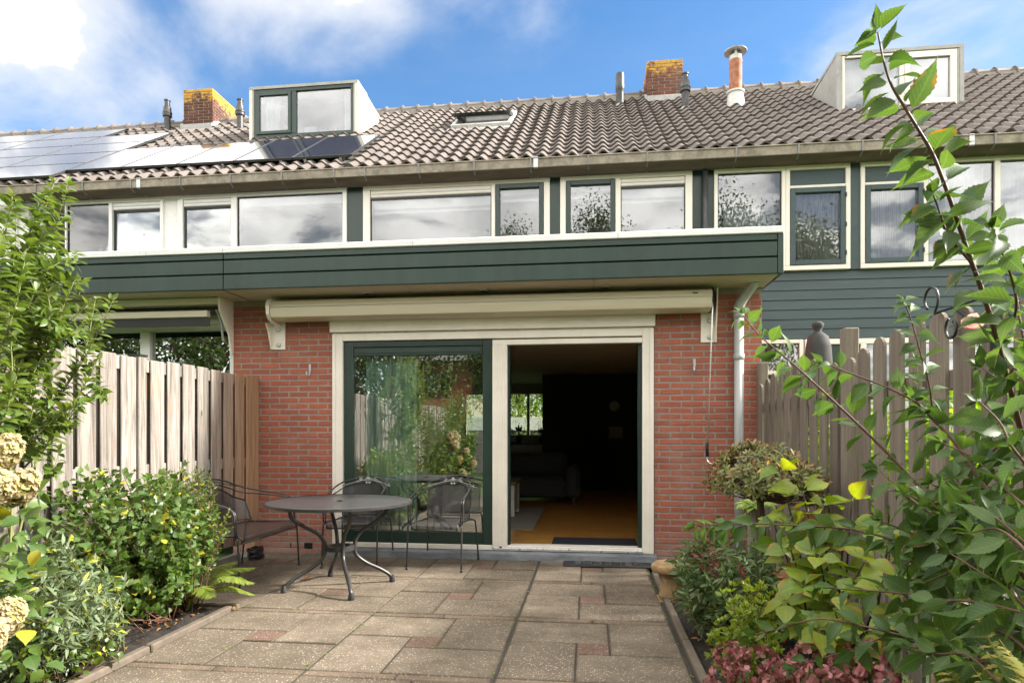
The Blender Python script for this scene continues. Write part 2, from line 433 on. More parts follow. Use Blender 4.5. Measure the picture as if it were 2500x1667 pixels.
def leaf_mat(name, ca, cb, tip=None, tipamt=.5, back=None, rough=.42, transl=.35, veins=0., cc=None, ccamt=0.):
    """ca..cb leaf to leaf; tip: colour creeping in from the leaf margin; cc: a few odd leaves"""
    m, nt, out = newmat(name); b = NB(nt)
    oi = b.n('ShaderNodeObjectInfo'); g = b.n('ShaderNodeNewGeometry')
    rv = b.math('FRACT', b.math('ADD', b.math('MULTIPLY', oi.outputs['Random'], 7.31), g.outputs['Random Per Island']))
    c = b.mix(rv, ca, cb)
    uv = b.n('ShaderNodeTexCoord'); s = b.n('ShaderNodeSeparateXYZ'); b.l(uv.outputs['UV'], s.inputs[0])
    side = b.math('ABSOLUTE', b.math('SUBTRACT', s.outputs[0], .5))
    n1 = b.noise(b.pos((1, 1, 1)), 55, 4, .6)
    c = b.mix(b.math('MULTIPLY', b.ramp(n1, .35, .7), .3), c, scl(ca, .7))
    if cc:
        c = b.mix(b.math('LESS_THAN', b.math('FRACT', b.math('MULTIPLY', rv, 17.3)), ccamt), c, cc)
    if tip:
        e = b.math('ADD', b.math('MULTIPLY', side, .9), b.math('MULTIPLY', s.outputs[1], .55))
        e = b.math('ADD', e, b.math('MULTIPLY', b.math('SUBTRACT', b.noise(b.pos((1, 1, 1)), 25, 5, .7), .5), .7))
        e = b.math('MULTIPLY', b.ramp(e, .55, .8), b.math('GREATER_THAN', b.math('FRACT', b.math('MULTIPLY', rv, 5.7)), 1 - tipamt))
        c = b.mix(e, c, tip)
    nm = None
    if veins:
        rib = b.ramp(side, .035, .012)
        w = b.math('SINE', b.math('MULTIPLY', b.math('SUBTRACT', s.outputs[1], b.math('MULTIPLY', side, .62)), 2 * math.pi * 9))
        lat = b.ramp(w, .55, .95)
        v = b.math('MAXIMUM', rib, b.math('MULTIPLY', lat, .6))
        c = b.mix(b.math('MULTIPLY', v, min(.5, veins)), c, scl(cb, 1.7))
        nm = b.bump(w, -veins, .004)
    cf = c
    if back: cf = b.mix(g.outputs['Backfacing'], c, back)
    p = b.pbr(None, cf, rough, nm, 0, .45)
    t = b.n('ShaderNodeBsdfTranslucent')
    hs = b.n('ShaderNodeHueSaturation'); hs.inputs['Hue'].default_value = .485; hs.inputs['Saturation'].default_value = 1.12; hs.inputs['Value'].default_value = 1.8
    b.l(c, hs.inputs['Color']); b.l(hs.outputs[0], t.inputs['Color'])
    mx = b.n('ShaderNodeMixShader'); mx.inputs[0].default_value = transl
    b.l(p.outputs[0], mx.inputs[1]); b.l(t.outputs[0], mx.inputs[2]); b.l(mx.outputs[0], out.inputs['Surface'])
    return m
M['lf_vib'] = leaf_mat('viburnum_leaf', (.046, .098, .022), (.080, .138, .030), (.45, .16, .03), .04, None, .5, .36, .5)
M['lf_tall'] = leaf_mat('tall_shrub_leaf', (.065, .115, .022), (.13, .19, .035), None, 0, (.16, .20, .07), .32, .32, .25)
M['lf_hib'] = leaf_mat('hibiscus_leaf', (.050, .105, .022), (.10, .16, .03), None, 0, (.10, .15, .05), .38, .3, .25, (.35, .32, .03), .05)
M['lf_small'] = leaf_mat('privet_leaf', (.05, .095, .018), (.12, .17, .025), None, 0, None, .35, .3, 0, (.38, .34, .03), .04)
M['lf_bud'] = leaf_mat('buddleia_leaf', (.085, .13, .05), (.16, .21, .11), None, 0, (.22, .26, .18), .6, .25, .2, (.34, .36, .04), .07)
M['lf_hyd'] = leaf_mat('hydrangea_leaf', (.10, .18, .022), (.24, .29, .035), (.42, .18, .045), .45, None, .42, .4, .2)
M['lf_rhodo'] = leaf_mat('rhododendron_leaf', (.10, .125, .035), (.21, .205, .06), None, 0, (.24, .14, .055), .4, .15, 0, (.60, .32, .02), .012)
M['lf_rust'] = leaf_mat('rhododendron_young_leaf', (.19, .115, .042), (.26, .165, .06), None, 0, (.19, .10, .04), .6, .12, 0)
M['lf_nan'] = leaf_mat('nandina_leaf', (.055, .11, .038), (.13, .19, .06), (.30, .045, .05), .2, None, .42, .25, 0)
M['lf_red'] = leaf_mat('red_shoot_leaf', (.20, .045, .05), (.30, .08, .08), None, 0, None, .45, .25, 0)
M['lf_aza'] = leaf_mat('azalea_leaf', (.14, .22, .03), (.27, .33, .04), (.5, .16, .02), .04, None, .4, .3, 0)
M['lf_bright'] = leaf_mat('garden_leaf', (.10, .20, .02), (.22, .33, .04), None, 0, None, .5, .45, 0)
M['lf_dark'] = leaf_mat('dark_leaf', (.02, .05, .015), (.05, .09, .025), None, 0, None, .4, .25, 0)
M['lf_tree'] = leaf_mat('tree_leaf', (.03, .065, .014), (.075, .11, .022), None, 0, None, .5, .3, 0)
M['lf_willow'] = leaf_mat('willow_leaf', (.12, .19, .035), (.24, .30, .07), None, 0, None, .5, .4, 0)
M['lf_fern'] = leaf_mat('fern_leaf', (.13, .20, .03), (.26, .30, .05), None, 0, None, .55, .4, 0)
M['lf_fern2'] = leaf_mat('fading_fern_leaf', (.24, .27, .07), (.42, .36, .10), None, 0, None, .6, .4, 0)
M['lf_hosta'] = leaf_mat('variegated_leaf', (.16, .30, .04), (.30, .42, .10), (.65, .65, .35), 1.0, None, .45, .35, 0)
M['lf_juniper'] = leaf_mat('bluish_juniper', (.035, .075, .065), (.07, .12, .11), None, 0, None, .6, .15, 0)
M['pt_cream'] = leaf_mat('cream_petal', (.38, .32, .17), (.46, .41, .27), (.36, .22, .12), .4, None, .7, .35, 0, (.42, .42, .12), .2)
M['pt_pink'] = leaf_mat('pink_petal', (.32, .10, .095), (.44, .20, .21), None, 0, None, .7, .3, 0, (.15, .07, .045), .5)
M['pt_rose'] = leaf_mat('rose_petal', (.80, .50, .42), (.82, .60, .52), None, 0, None, .6, .35, 0)
M['pt_lilac'] = leaf_mat('lilac_petal', (.32, .22, .45), (.45, .32, .55), None, 0, None, .7, .3, 0)
M['litter'] = leaf_mat('fallen_leaf', (.20, .085, .03), (.34, .17, .05), None, 0, None, .8, .1, 0, (.40, .10, .02), .2)

# ------------------------------------------------------------------ geometry helpers
class MB:
    def __init__(s): s.v, s.f, s.uv = [], [], None
    def quad(s, a, b, c, d):
        n = len(s.v); s.v += [tuple(a), tuple(b), tuple(c), tuple(d)]; s.f.append((n, n + 1, n + 2, n + 3)); return s
    def box(s, x0, x1, y0, y1, z0, z1, ch=0.0):
        if ch <= 0:
            n = len(s.v)
            s.v += [(x, y, z) for z in (z0, z1) for y in (y0, y1) for x in (x0, x1)]
            s.f += [tuple(n + i for i in q) for q in ((0, 2, 3, 1), (4, 5, 7, 6), (0, 1, 5, 4), (2, 6, 7, 3), (0, 4, 6, 2), (1, 3, 7, 5))]
            return s
        c = min(ch, (x1 - x0) * .45, (y1 - y0) * .45, (z1 - z0) * .45)
        X, Y, Z = (x0, x1), (y0, y1), (z0, z1)
        n = len(s.v); idx = {}
        for i in (0, 1):
            for j in (0, 1):
                for k in (0, 1):
                    di, dj, dk = (c if i == 0 else -c), (c if j == 0 else -c), (c if k == 0 else -c)
                    for ax in range(3):
                        p = [X[i] + di, Y[j] + dj, Z[k] + dk]
                        p[ax] = (X[i], Y[j], Z[k])[ax]
                        idx[(i, j, k, ax)] = len(s.v); s.v.append(tuple(p))
        q = lambda *a: s.f.append(tuple(idx[t] for t in a))
        q((0,0,0,0),(0,0,1,0),(0,1,1,0),(0,1,0,0)); q((1,0,0,0),(1,1,0,0),(1,1,1,0),(1,0,1,0))
        q((0,0,0,1),(1,0,0,1),(1,0,1,1),(0,0,1,1)); q((0,1,0,1),(0,1,1,1),(1,1,1,1),(1,1,0,1))
        q((0,0,0,2),(0,1,0,2),(1,1,0,2),(1,0,0,2)); q((0,0,1,2),(1,0,1,2),(1,1,1,2),(0,1,1,2))
        for k in (0, 1):      # edges along x, y, z
            for j in (0, 1): q((0,j,k,1),(1,j,k,1),(1,j,k,2),(0,j,k,2))
            for i in (0, 1): q((i,0,k,0),(i,1,k,0),(i,1,k,2),(i,0,k,2))
        for i in (0, 1):
            for j in (0, 1):
                q((i,j,0,0),(i,j,1,0),(i,j,1,1),(i,j,0,1))
                for k in (0, 1): q((i,j,k,0),(i,j,k,1),(i,j,k,2))
        return s
    def prism(s, prof, x0, x1):
        """profile of (y, z) points swept along x"""
        n = len(s.v); m = len(prof)
        s.v += [(x0, y, z) for y, z in prof] + [(x1, y, z) for y, z in prof]
        for i in range(m): j = (i + 1) % m; s.f.append((n + i, n + j, n + m + j, n + m + i))
        s.f.append(tuple(n + i for i in range(m - 1, -1, -1))); s.f.append(tuple(n + m + i for i in range(m)))
        return s
    def tube(s, pts, r, k=8, caps=True):
        pts = [Vector(p) for p in pts]
        rr = r if isinstance(r, (list, tuple)) else [r] * len(pts)
        n0 = len(s.v); prev = None
        for i, p in enumerate(pts):
            t = (pts[min(i + 1, len(pts) - 1)] - pts[max(i - 1, 0)])
            if t.length < 1e-9: t = Vector((0, 0, 1))
            t.normalize()
            if prev is None:
                a = t.cross(Vector((0, 0, 1)) if abs(t.z) < .9 else Vector((1, 0, 0))).normalized()
            else:
                a = (prev - t * prev.dot(t))
                a = a.normalized() if a.length > 1e-6 else t.orthogonal().normalized()
            prev = a; b = t.cross(a)
            for j in range(k):
                an = 2 * math.pi * j / k
                s.v.append(tuple(p + (a * math.cos(an) + b * math.sin(an)) * rr[i]))
        for i in range(len(pts) - 1):
            for j in range(k):
                j2 = (j + 1) % k
                s.f.append((n0 + i * k + j, n0 + i * k + j2, n0 + (i + 1) * k + j2, n0 + (i + 1) * k + j))
        if caps:
            s.f.append(tuple(n0 + j for j in range(k - 1, -1, -1)))
            e = n0 + (len(pts) - 1) * k
            s.f.append(tuple(e + j for j in range(k)))
        return s
    def lathe(s, prof, k=20, c=(0, 0, 0)):
        """(r, z) profile turned about z; open profile"""
        n0 = len(s.v)
        for r, z in prof:
            for j in range(k):
                a = 2 * math.pi * j / k
                s.v.append((c[0] + r * math.cos(a), c[1] + r * math.sin(a), c[2] + z))
        for i in range(len(prof) - 1):
            for j in range(k):
                j2 = (j + 1) % k
                s.f.append((n0 + i * k + j, n0 + i * k + j2, n0 + (i + 1) * k + j2, n0 + (i + 1) * k + j))
        return s
    def xf(s, mat, start=0):
        s.v[start:] = [tuple(mat @ Vector(p)) for p in s.v[start:]]; return s
    def mesh(s, name, mat=None, smooth=False):
        me = bpy.data.meshes.new(name)
        me.from_pydata(s.v, [], s.f)
        if smooth:
            me.polygons.foreach_set('use_smooth', [True] * len(me.polygons))
        if mat: me.materials.append(M[mat] if isinstance(mat, str) else mat)
        me.update(); return me
    def obj(s, name, mat, parent=None, smooth=False):
        return link(name, s.mesh(name, mat, smooth), parent)
def link(name, me, parent=None, mw=None):
    o = bpy.data.objects.new(name, me); COL.objects.link(o)
    if parent is not None: o.parent = parent
    if mw is not None: o.matrix_basis = mw
    return o
def tag(o, label, cat, group=None, kind=None):
    if label: o['label'] = label
    if cat: o['category'] = cat
    if group: o['group'] = group
    if kind: o['kind'] = kind
    return o
def thing(name, label, cat, loc=(0, 0, 0), rz=0., group=None):
    o = link(name, None); o.location = loc; o.rotation_euler = (0, 0, rz); o.empty_display_size = .1
    return tag(o, label, cat, group)
def spline(pts, n=6):
    """Catmull-Rom through points"""
    P = [Vector(p) for p in pts]; P = [P[0] * 2 - P[1]] + P + [P[-1] * 2 - P[-2]]
    out = []
    for i in range(1, len(P) - 2):
        for k in range(n):
            t = k / n
            a, b, c, d = P[i - 1], P[i], P[i + 1], P[i + 2]
            out.append(.5 * ((2 * b) + (c - a) * t + (2 * a - 5 * b + 4 * c - d) * t * t + (3 * b - a - 3 * c + d) * t ** 3))
    out.append(P[-2]); return out
def shade_auto(o, ang=40):
    me = o.data
    me.polygons.foreach_set('use_smooth', [True] * len(me.polygons))
    try: me.set_sharp_from_angle(angle=R(ang))
    except Exception: pass
    return o

# ------------------------------------------------------------------ ground and gardens (setting)
def struct(o): o['kind'] = 'structure'; return o
struct(MB().box(-300, 300, -300, 300, -.5, -.06).obj('ground', 'grass'))
YW, YU, PL, PR_ = 6.53, 8.65, -3.66, 1.70      # brick front, upper front, party lines
patio = struct(MB().box(-3.62, .56, .0, 6.53, -.2, -.007).obj('patio', 'sand'))
slab_cache = {}
def slab(x0, x1, y0, y1, kind):
    g = .0028 + rnd.random() * .002
    w, d = round(x1 - x0 - 2 * g, 3), round(y1 - y0 - 2 * g, 3)
    key = (round(w, 2), round(d, 2), kind)
    if key not in slab_cache:
        slab_cache[key] = MB().box(-w / 2, w / 2, -d / 2, d / 2, -.05, 0, .006).mesh('paving_slab', kind)
    o = link('paving_slab' if kind == 'slab' else ('clinker_paver' if kind == 'clinker' else 'narrow_paver'), slab_cache[key], patio)
    o.location = ((x0 + x1) / 2, (y0 + y1) / 2, rnd.uniform(-.004, .003))
    o.rotation_euler = (rnd.gauss(0, .003), rnd.gauss(0, .003), rnd.gauss(0, .003))
CXS, CYS, PX_, PY_ = (.02, -1.035, -2.08, -3.125), (6.11, 4.99, 3.865, 2.74, 1.615), 1.045, 1.125
for cy in CYS:
    for cx in CXS:
        if cx < -3 and cy < 4.5: continue
        hx, a = PX_ / 2, .10
        yb, yt = cy - .525, cy + .525
        if cy > 6: yt = 6.50
        xl, xr = cx - hx, cx + hx
        if cx < -3: xl = -3.52
        slab(xl, cx + a, cy + a, yt, 'slab'); slab(cx + a, xr, cy - a, yt, 'slab')
        slab(cx - a, xr, yb, cy - a, 'slab'); slab(xl, cx - a, yb, cy + a, 'slab')
        slab(cx - a, cx + a, cy - a, cy + a, 'clinker')
        y2 = cy - PY_ + .525
        x = xl
        while x < xr - .05:
            w = min(.52, xr - x); slab(x, x + w, y2, yb, 'strip'); x += w
# bed edging
for i in range(6):
    y0 = .1 + i * .98
    e = MB().box(.565, .615, y0, y0 + .965, -.14, .035 + rnd.uniform(-.008, .008), .008).obj('edging_stone', 'edging', patio)
for i in range(5):
    y0 = -.0 + i * .88
    MB().box(-2.665, -2.612, y0, y0 + .865, -.14, .03 + rnd.uniform(-.008, .008), .008).obj('edging_stone', 'edging', patio)
for i in range(2):
    MB().box(-3.48 + i * .44, -3.05 + i * .44, 4.44, 4.485, -.14, .03, .008).obj('edging_stone', 'edging', patio)

def bed(name, x0, x1, y0, y1, nx, ny, z=.0):
    mb = MB()
    for j in range(ny + 1):
        for i in range(nx + 1):
            x, y = x0 + (x1 - x0) * i / nx, y0 + (y1 - y0) * j / ny
            e = min(i, nx - i, j, ny - j) / 3.
            h = z + min(1, e) * .03 + .045 * (noise.noise(Vector((x * 6, y * 6, 3))) + .6 * noise.noise(Vector((x * 17, y * 17, 5)))) * min(1, e + .3)
            mb.v.append((x, y, h - .02))
    for j in range(ny):
        for i in range(nx):
            n = j * (nx + 1) + i; mb.f.append((n, n + 1, n + nx + 2, n + nx + 1))
    return struct(mb.obj(name, 'soil', None, True))
bed('flower_bed', .60, 1.60, 0., 6.5, 36, 200)
bed('flower_bed', -3.54, -2.65, 0., 4.46, 32, 160)

# ------------------------------------------------------------------ houses
house = thing('terraced_house', 'red brick terraced house with open sliding door under a green boarded fascia', 'house', (-1, 6.53, 0))
nleft = thing('terraced_house', 'neighbouring terraced house whose roof carries the window dormer with green frame', 'house', (-6.4, 6.6, 0))
nright = thing('terraced_house', 'neighbouring terraced house with blue green clapboards behind the picket fence', 'house', (4.4, 8.9, 0))
nfar = thing('terraced_house', 'farther terraced house with white roller shutter under a solar covered roof', 'house', (-11.8, 8.9, 0))
def P(o):
    """give a part of an offset thing world coordinates"""
    o.matrix_parent_inverse = Matrix.Translation(Vector(o.parent.location)).inverted()
    return o
def hobj(mb, name, mat, h, smooth=False):
    return P(mb.obj(name, mat, h, smooth))

# --- brick piers of the extension
def brick_meshes():
    d = {}
    def get(w):
        w = round(w, 3)
        if w not in d: d[w] = MB().box(-w / 2, w / 2, -.0, .05, -.0245, .0245, .0035).mesh('brick', 'brick')
        return d[w]
    return get
gb = brick_meshes()
CO, BL, J = .0625, .220, .0135
def pier(h, x0, x1, z1, off):
    core = hobj(MB().box(x0, x1, YW - .0035, YW + .28, -.1, z1), 'wall', 'mortar', h)
    out = []
    n = int(z1 / CO)
    for r in range(n):
        z = .03 + r * CO
        x = x0 - BL + (off + (BL / 2 if r % 2 else 0) + rnd.choice((0, 0, 0, .004, -.006))) % BL
        while x < x1:
            a, b = max(x, x0 + .001), min(x + BL - J, x1 - .001)
            if b - a > .03: out.append((core, round(a, 3), round(b, 3), z))
            x += BL
    return out
bricks = pier(house, -3.88, -2.745, 2.745, .10) + pier(house, .645, 1.69, 2.745, .165)
def brick_rank(t):
    c, a, b, z = t
    vis = 0
    if a < -3.54 or z > 2.5: vis += 5
    if a > .6 and z < .25: vis += 3
    if a > 1.2 and z < .9: vis += 3
    if a < -3.2 and z > 2.45: vis += 5
    return vis + abs(b - a - .209) * 2 + (Vector(((a + b) / 2, YW, z)) - Vector((0, 0, CAMH))).length * .1
bricks.sort(key=brick_rank)
rest = {}
for i, (core, a, b, z) in enumerate(bricks):
    dy = rnd.uniform(-.0035, .001)
    if i < 300:
        w = round((b - a) / .005) * .005
        o = link('brick', gb(w), core, Matrix.Translation(((a + b) / 2, YW - .006 + dy, z)) @ Matrix.Rotation(rnd.gauss(0, .006), 4, 'Y'))
    else:
        rest.setdefault(core.name, (core, MB()))[1].box(a, b, YW - .006 + dy, YW + .03, z - .025, z + .025, .003)
for core, mb in rest.values():
    mb.obj('brick', 'brick', core)['kind'] = 'stuff'
# open head joints (weep holes) and air bricks at the foot
for x, w in ((.99, .012), (-3.22, .012)):
    hobj(MB().box(x, x + w, YW - .012, YW + .0, .065, .115), 'weep_hole', 'black', house)
for x in (1.02, -3.06):
    hobj(MB().box(x, x + .09, YW - .012, YW + .0, .06, .118), 'air_brick', 'black', house)

# --- extension roof, fascia and soffit
YF, ZF0, ZF1 = 5.97, 2.745, 3.105
def extension(h, x0, x1, endcap):
    hobj(MB().box(x0, x1, YF + .06, YU, 2.80, 3.03), 'flat_roof', 'roofgrey', h)
    fa = hobj(MB().box(x0, x1 - (.012 if endcap else 0), YF + .030, YF + .06, ZF0 + .004, ZF1), 'fascia', 'greenframe', h)
    for z0, z1 in ((ZF0, ZF0 + .145), (ZF0 + .158, ZF0 + .290), (ZF0 + .303, ZF1)):
        MB().box(x0 + .003, x1 - .003 - (.05 if endcap else 0), YF, YF + .028, z0, z1, .004).obj('board', 'green', fa)
    if endcap:
        MB().box(x1 - .048, x1, YF - .003, YF + .05, ZF0, ZF1, .003).obj('corner_board', 'green', fa)
        for z0, z1 in ((ZF0, ZF0 + .145), (ZF0 + .158, ZF0 + .290), (ZF0 + .303, ZF1)):
            MB().box(x1 - .02, x1, YF + .052, YU - .06, z0, z1, .004).obj('board', 'green', fa)
    # white cap profile in lengths
    xs = [x0]
    while xs[-1] < x1: xs.append(min(x1, xs[-1] + 1.96))
    for a, b in zip(xs[:-1], xs[1:]):
        MB().box(a + .001, b - .001, YF - .018, YF + .10, ZF1 + .002, ZF1 + .062, .006).obj('roof_cap', 'zincwhite', fa)
    # soffit panels with thin joints
    so = hobj(MB().box(x0, x1 - .03, YF + .064, YW + .02, ZF0 + .02, ZF0 + .05), 'soffit', 'black', h)
    xs = [x0]
    st = 1.85 if endcap else 2.4
    while xs[-1] < x1 - .03: xs.append(min(x1 - .03, xs[-1] + st))
    for a, b in zip(xs[:-1], xs[1:]):
        MB().box(a + .002, b - .002, YF + .034, YW + .02, ZF0 - .002, ZF0 + .016).obj('soffit_panel', 'soffit', so)
extension(house, PL, 1.735, True)
extension(nleft, -8.42, PL - .004, False)
for x in (-2.29, -1.067, .149):
    dl = hobj(MB().lathe([(.0, -.004), (.028, -.004), (.034, -.012), (.052, -.010), (.054, 0)], 20, (x, 6.317, ZF0 - .002)), 'downlight', 'galv', house, True)
    MB().lathe([(0, -.0055), (.027, -.0055)], 16, (x, 6.317, ZF0 - .002)).obj('lamp_glass', 'black', dl)
dl = hobj(MB().lathe([(.0, -.004), (.028, -.004), (.034, -.012), (.052, -.010), (.054, 0)], 20, (-4.774, 6.317, ZF0 - .002)), 'downlight', 'galv', nleft, True)
MB().lathe([(0, -.0055), (.027, -.0055)], 16, (-4.774, 6.317, ZF0 - .002)).obj('lamp_glass', 'black', dl)
hobj(MB().box(1.42, 1.69, YW + .285, YU, -.1, 2.80), 'side_wall', 'brick', house)

# --- door set
def hframe(h, name, x0, x1, z0, z1, y0, y1, w, mat, wb=None, wt=None, ch=.004, wl_=None, wr=None):
    """rectangular frame of four members, one mesh"""
    wb = w if wb is None else wb; wt = w if wt is None else wt
    wl_ = w if wl_ is None else wl_; wr = w if wr is None else wr
    mb = MB()
    mb.box(x0, x0 + wl_, y0, y1, z0, z1, ch); mb.box(x1 - wr, x1, y0, y1, z0, z1, ch)
    if wt: mb.box(x0 + wl_ + .0005, x1 - wr - .0005, y0 + .001, y1, z1 - wt, z1 - .0005, ch)
    if wb: mb.box(x0 + wl_ + .0005, x1 - wr - .0005, y0 + .001, y1, z0 + .0005, z0 + wb, ch)
    return mb
df = hobj(hframe(house, '', -2.735, .632, .085, 2.372, YW - .012, YW + .14, .105, 'cream', wb=.05, wt=.085), 'door_frame', 'cream', house)
MB().box(-2.742, -2.706, YW - .022, YW - .0125, .085, 2.36, .002).obj('trim', 'cream', df)
MB().box(.60, .640, YW - .022, YW - .0125, .085, 2.36, .002).obj('trim', 'cream', df)
hobj(MB().box(-2.76, .652, YW - .055, YW + .01, 2.376, 2.575, .006), 'shutter_box', 'cream', house)
hobj(MB().prism([(YW - .10, 0), (YW + .1, 0), (YW + .1, .082), (YW - .05, .082), (YW - .095, .066)], -2.80, .665), 'door_sill', 'stone', house)
hobj(MB().box(-.99, .53, YW - .035, YW + .11, .0865, .118, .006), 'threshold', 'alu', house)
# left glazed leaf
sd = hobj(hframe(house, '', -2.622, -1.008, .135, 2.282, YW + .015, YW + .075, .088, 'greenframe', wb=.125, wt=.062, wr=.105, wl_=.10), 'sliding_door', 'greenframe', house)
vb = MB().box(-2.52, -1.115, YW + .028, YW + .068, 2.125, 2.218, .004).obj('vent_strip', 'greenframe', sd)
MB().box(-2.50, -1.135, YW + .022, YW + .0275, 2.155, 2.205, .003).obj('vent_louvre', 'green', vb)
MB().box(-2.50, -1.135, YW + .020, YW + .0275, 2.128, 2.140, .003).obj('vent_louvre', 'green', vb)
MB().box(-2.521, -1.114, YW + .040, YW + .044, .261, 2.124).obj('pane', 'glass_door', sd)
# fly screen cassette and opening trim
fs = hobj(MB().box(-1.004, -.850, YW - .028, YW + .07, .112, 2.215, .004), 'fly_screen', 'cream', house)
for k in range(5): MB().box(-.975 + k * .026, -.965 + k * .026, YW - .034, YW - .0285, .13, 2.20, .002).obj('slat', 'cream', fs)
MB().box(-.93, -.905, YW - .0345, YW - .0285, .1125, .128).obj('latch', 'black', fs)
hobj(MB().box(-1.004, .525, YW - .026, YW + .07, 2.2155, 2.268, .004), 'screen_rail', 'cream', house)
hobj(MB().box(.488, .522, YW + .03, YW + .13, .12, 2.21), 'door_jamb', 'greenframe', house)
hobj(MB().box(-.849, -.83, YW + .03, YW + .13, .12, 2.21), 'door_jamb', 'greenframe', house)
# shell of the ground floor room (seen through the door)
YB, FZ, CZ = 16.5, .07, 2.56
hobj(MB().box(PL, PR_ - .02, YW + .15, YB, -.1, FZ), 'wooden_floor', 'parquet', house)
hobj(MB().box(PL, PR_ - .02, YW + .285, YB, CZ, CZ + .18), 'ceiling', 'ceil', house)
hobj(MB().box(PL - .1, PL, YW + .285, YB, -.1, 2.744), 'party_wall', 'roomwall', house)
hobj(MB().box(PL + .1, PL + .2, YU + .09, YB, 2.80, 4.89), 'party_wall', 'roomwall', house)
hobj(MB().box(PR_ - .018, PR_ + .1, YU + .06, YB, -.1, 4.9), 'party_wall', 'anthracite', house)
hobj(MB().box(PR_ - .30, PR_ - .285, YW + .286, YU + .1, FZ, CZ), 'interior_wall', 'anthracite', house)
hobj(MB().box(-2.74, .64, YW + .145, YW + .28, 2.375, 2.80), 'lintel', 'darkroom', house)
hobj(MB().box(-1.02, PR_ - .02, 13.7, 13.85, FZ, CZ), 'interior_wall', 'anthracite', house)
# back wall with kitchen window
KX0, KX1, KZ0, KZ1 = -3.3, -.35, 1.19, 2.36
hobj(MB().box(PL, KX0, YB, YB + .25, -.1, 4.9).box(KX1, PR_, YB, YB + .25, -.1, 4.9).box(KX0, KX1, YB, YB + .25, -.1, KZ0).box(KX0, KX1, YB, YB + .25, KZ1, 4.9), 'back_wall', 'roomwall', house)
kw = hobj(hframe(house, '', KX0, KX1, KZ0, KZ1, YB - .03, YB + .08, .055, 'cream'), 'kitchen_window', 'cream', house)
MB().box(-1.63, -1.56, YB - .03, YB + .08, KZ0 + .056, KZ1 - .056, .004).obj('mullion', 'cream', kw)
for a, b in ((KX0 + .056, -1.631), (-1.559, KX1 - .056)): MB().box(a, b, YB + .02, YB + .024, KZ0 + .056, KZ1 - .056).obj('pane', 'glass_plain', kw)

# --- upper storey fronts
ZT, KX = 4.785, .972                       # top of the frames
def strip_window(h, x0, x1, z0, bays, mat='cream', fw=.055):
    """frame across several bays; bay = (x0, x1, kind)"""
    x0, x1 = x0 * KX, x1 * KX; bays = [(a * KX, b * KX, k) for a, b, k in bays]
    mb = MB()
    mb.box(x0, x1, YU - .05, YU + .07, ZT - .075, ZT, .004)
    mb.box(x0, x1, YU - .05, YU + .07, z0 - .06, z0, .004)
    edges = [x0] + [v for b in bays for v in b[:2]] + [x1]
    for a, b in zip(edges[0::2], edges[1::2]):
        if b - a > .004: mb.box(a, b, YU - .049, YU + .07, z0 + .001, ZT - .076, .004)
    w = hobj(mb, 'window', mat, h)
    for a, b, kind in bays:
        zt = ZT - .077; zb = z0 + .001
        if 'v' in kind:          # ventilation strip over the glass
            vg = MB().box(a + .002, b - .002, YU - .035, YU + .03, zt - .10, zt - .002, .01).obj('vent_grille', mat, w)
            MB().box(a + .01, b - .01, YU - .043, YU - .036, zt - .060, zt - .048, .002).obj('louvre', 'galv', w)
            zt -= .102
            MB().box(a + .004, b - .004, YU - .02, YU + .02, zt - .022, zt - .002).obj('seal', 'black', w)
            zt -= .023
        if 'p' in kind:          # boarded panel with a rail below
            MB().box(a + .002, b - .002, YU - .02, YU + .03, zt - .20, zt - .002, .003).obj('panel', 'green2', w)
            MB().box(a + .001, b - .001, YU - .045, YU + .05, zt - .235, zt - .202, .003).obj('rail', mat, w)
            zt -= .237
        if 'g' in kind:          # green casement
            gm = 'green2' if 'p' in kind else 'greenframe'
            sh = hframe(h, '', a + .003, b - .003, zb + .003, zt - .003, YU - .062, YU + .02, .062, gm).obj('sash', gm, w)
            MB().box(a + .066, b - .066, YU - .02, YU - .016, zb + .066, zt - .066).obj('pane', 'glass_up', w)
            if 'p' in kind:
                for zz in (.12, .5, .9):
                    MB().box(b - .012, b + .004, YU - .075, YU - .0625, zb + zz * (zt - zb) * .95, zb + zz * (zt - zb) * .95 + .06, .003).obj('hinge', 'black', sh)
        elif 'd' in kind:        # dark framed sash standing open behind
            hframe(h, '', a + .002, b - .002, zb, zt, YU - .015, YU + .03, .016, 'greenframe').obj('sash', 'greenframe', w)
            MB().box(a + .018, b - .018, YU + .004, YU + .008, zb + .018, zt - .018).obj('pane', 'glass_plain', w)
        else:
            hframe(h, '', a + .001, b - .001, zb, zt, YU - .022, YU + .02, .012, 'black', ch=0).obj('gasket', 'black', w)
            MB().box(a + .013, b - .013, YU - .012, YU - .008, zb + .013, zt - .013).obj('pane', 'glass_up', w)
        if 'd' not in kind and 'c' not in kind:
            MB().box(a + .03, b - .03, YU + .04, YU + .07, zt - .12, zt - .01).obj('brightening_strip', 'white', w)  # white strip added behind the glass to brighten its dark top band
        if 'c' in kind:          # net curtain with folds
            curtain_mesh(a + .07, b - .07, zb + .05, zt - .05 if 'l' not in kind else zt - .42, YU + .05, 'lacedark' if 'p' in kind else 'lace', w)
    return w
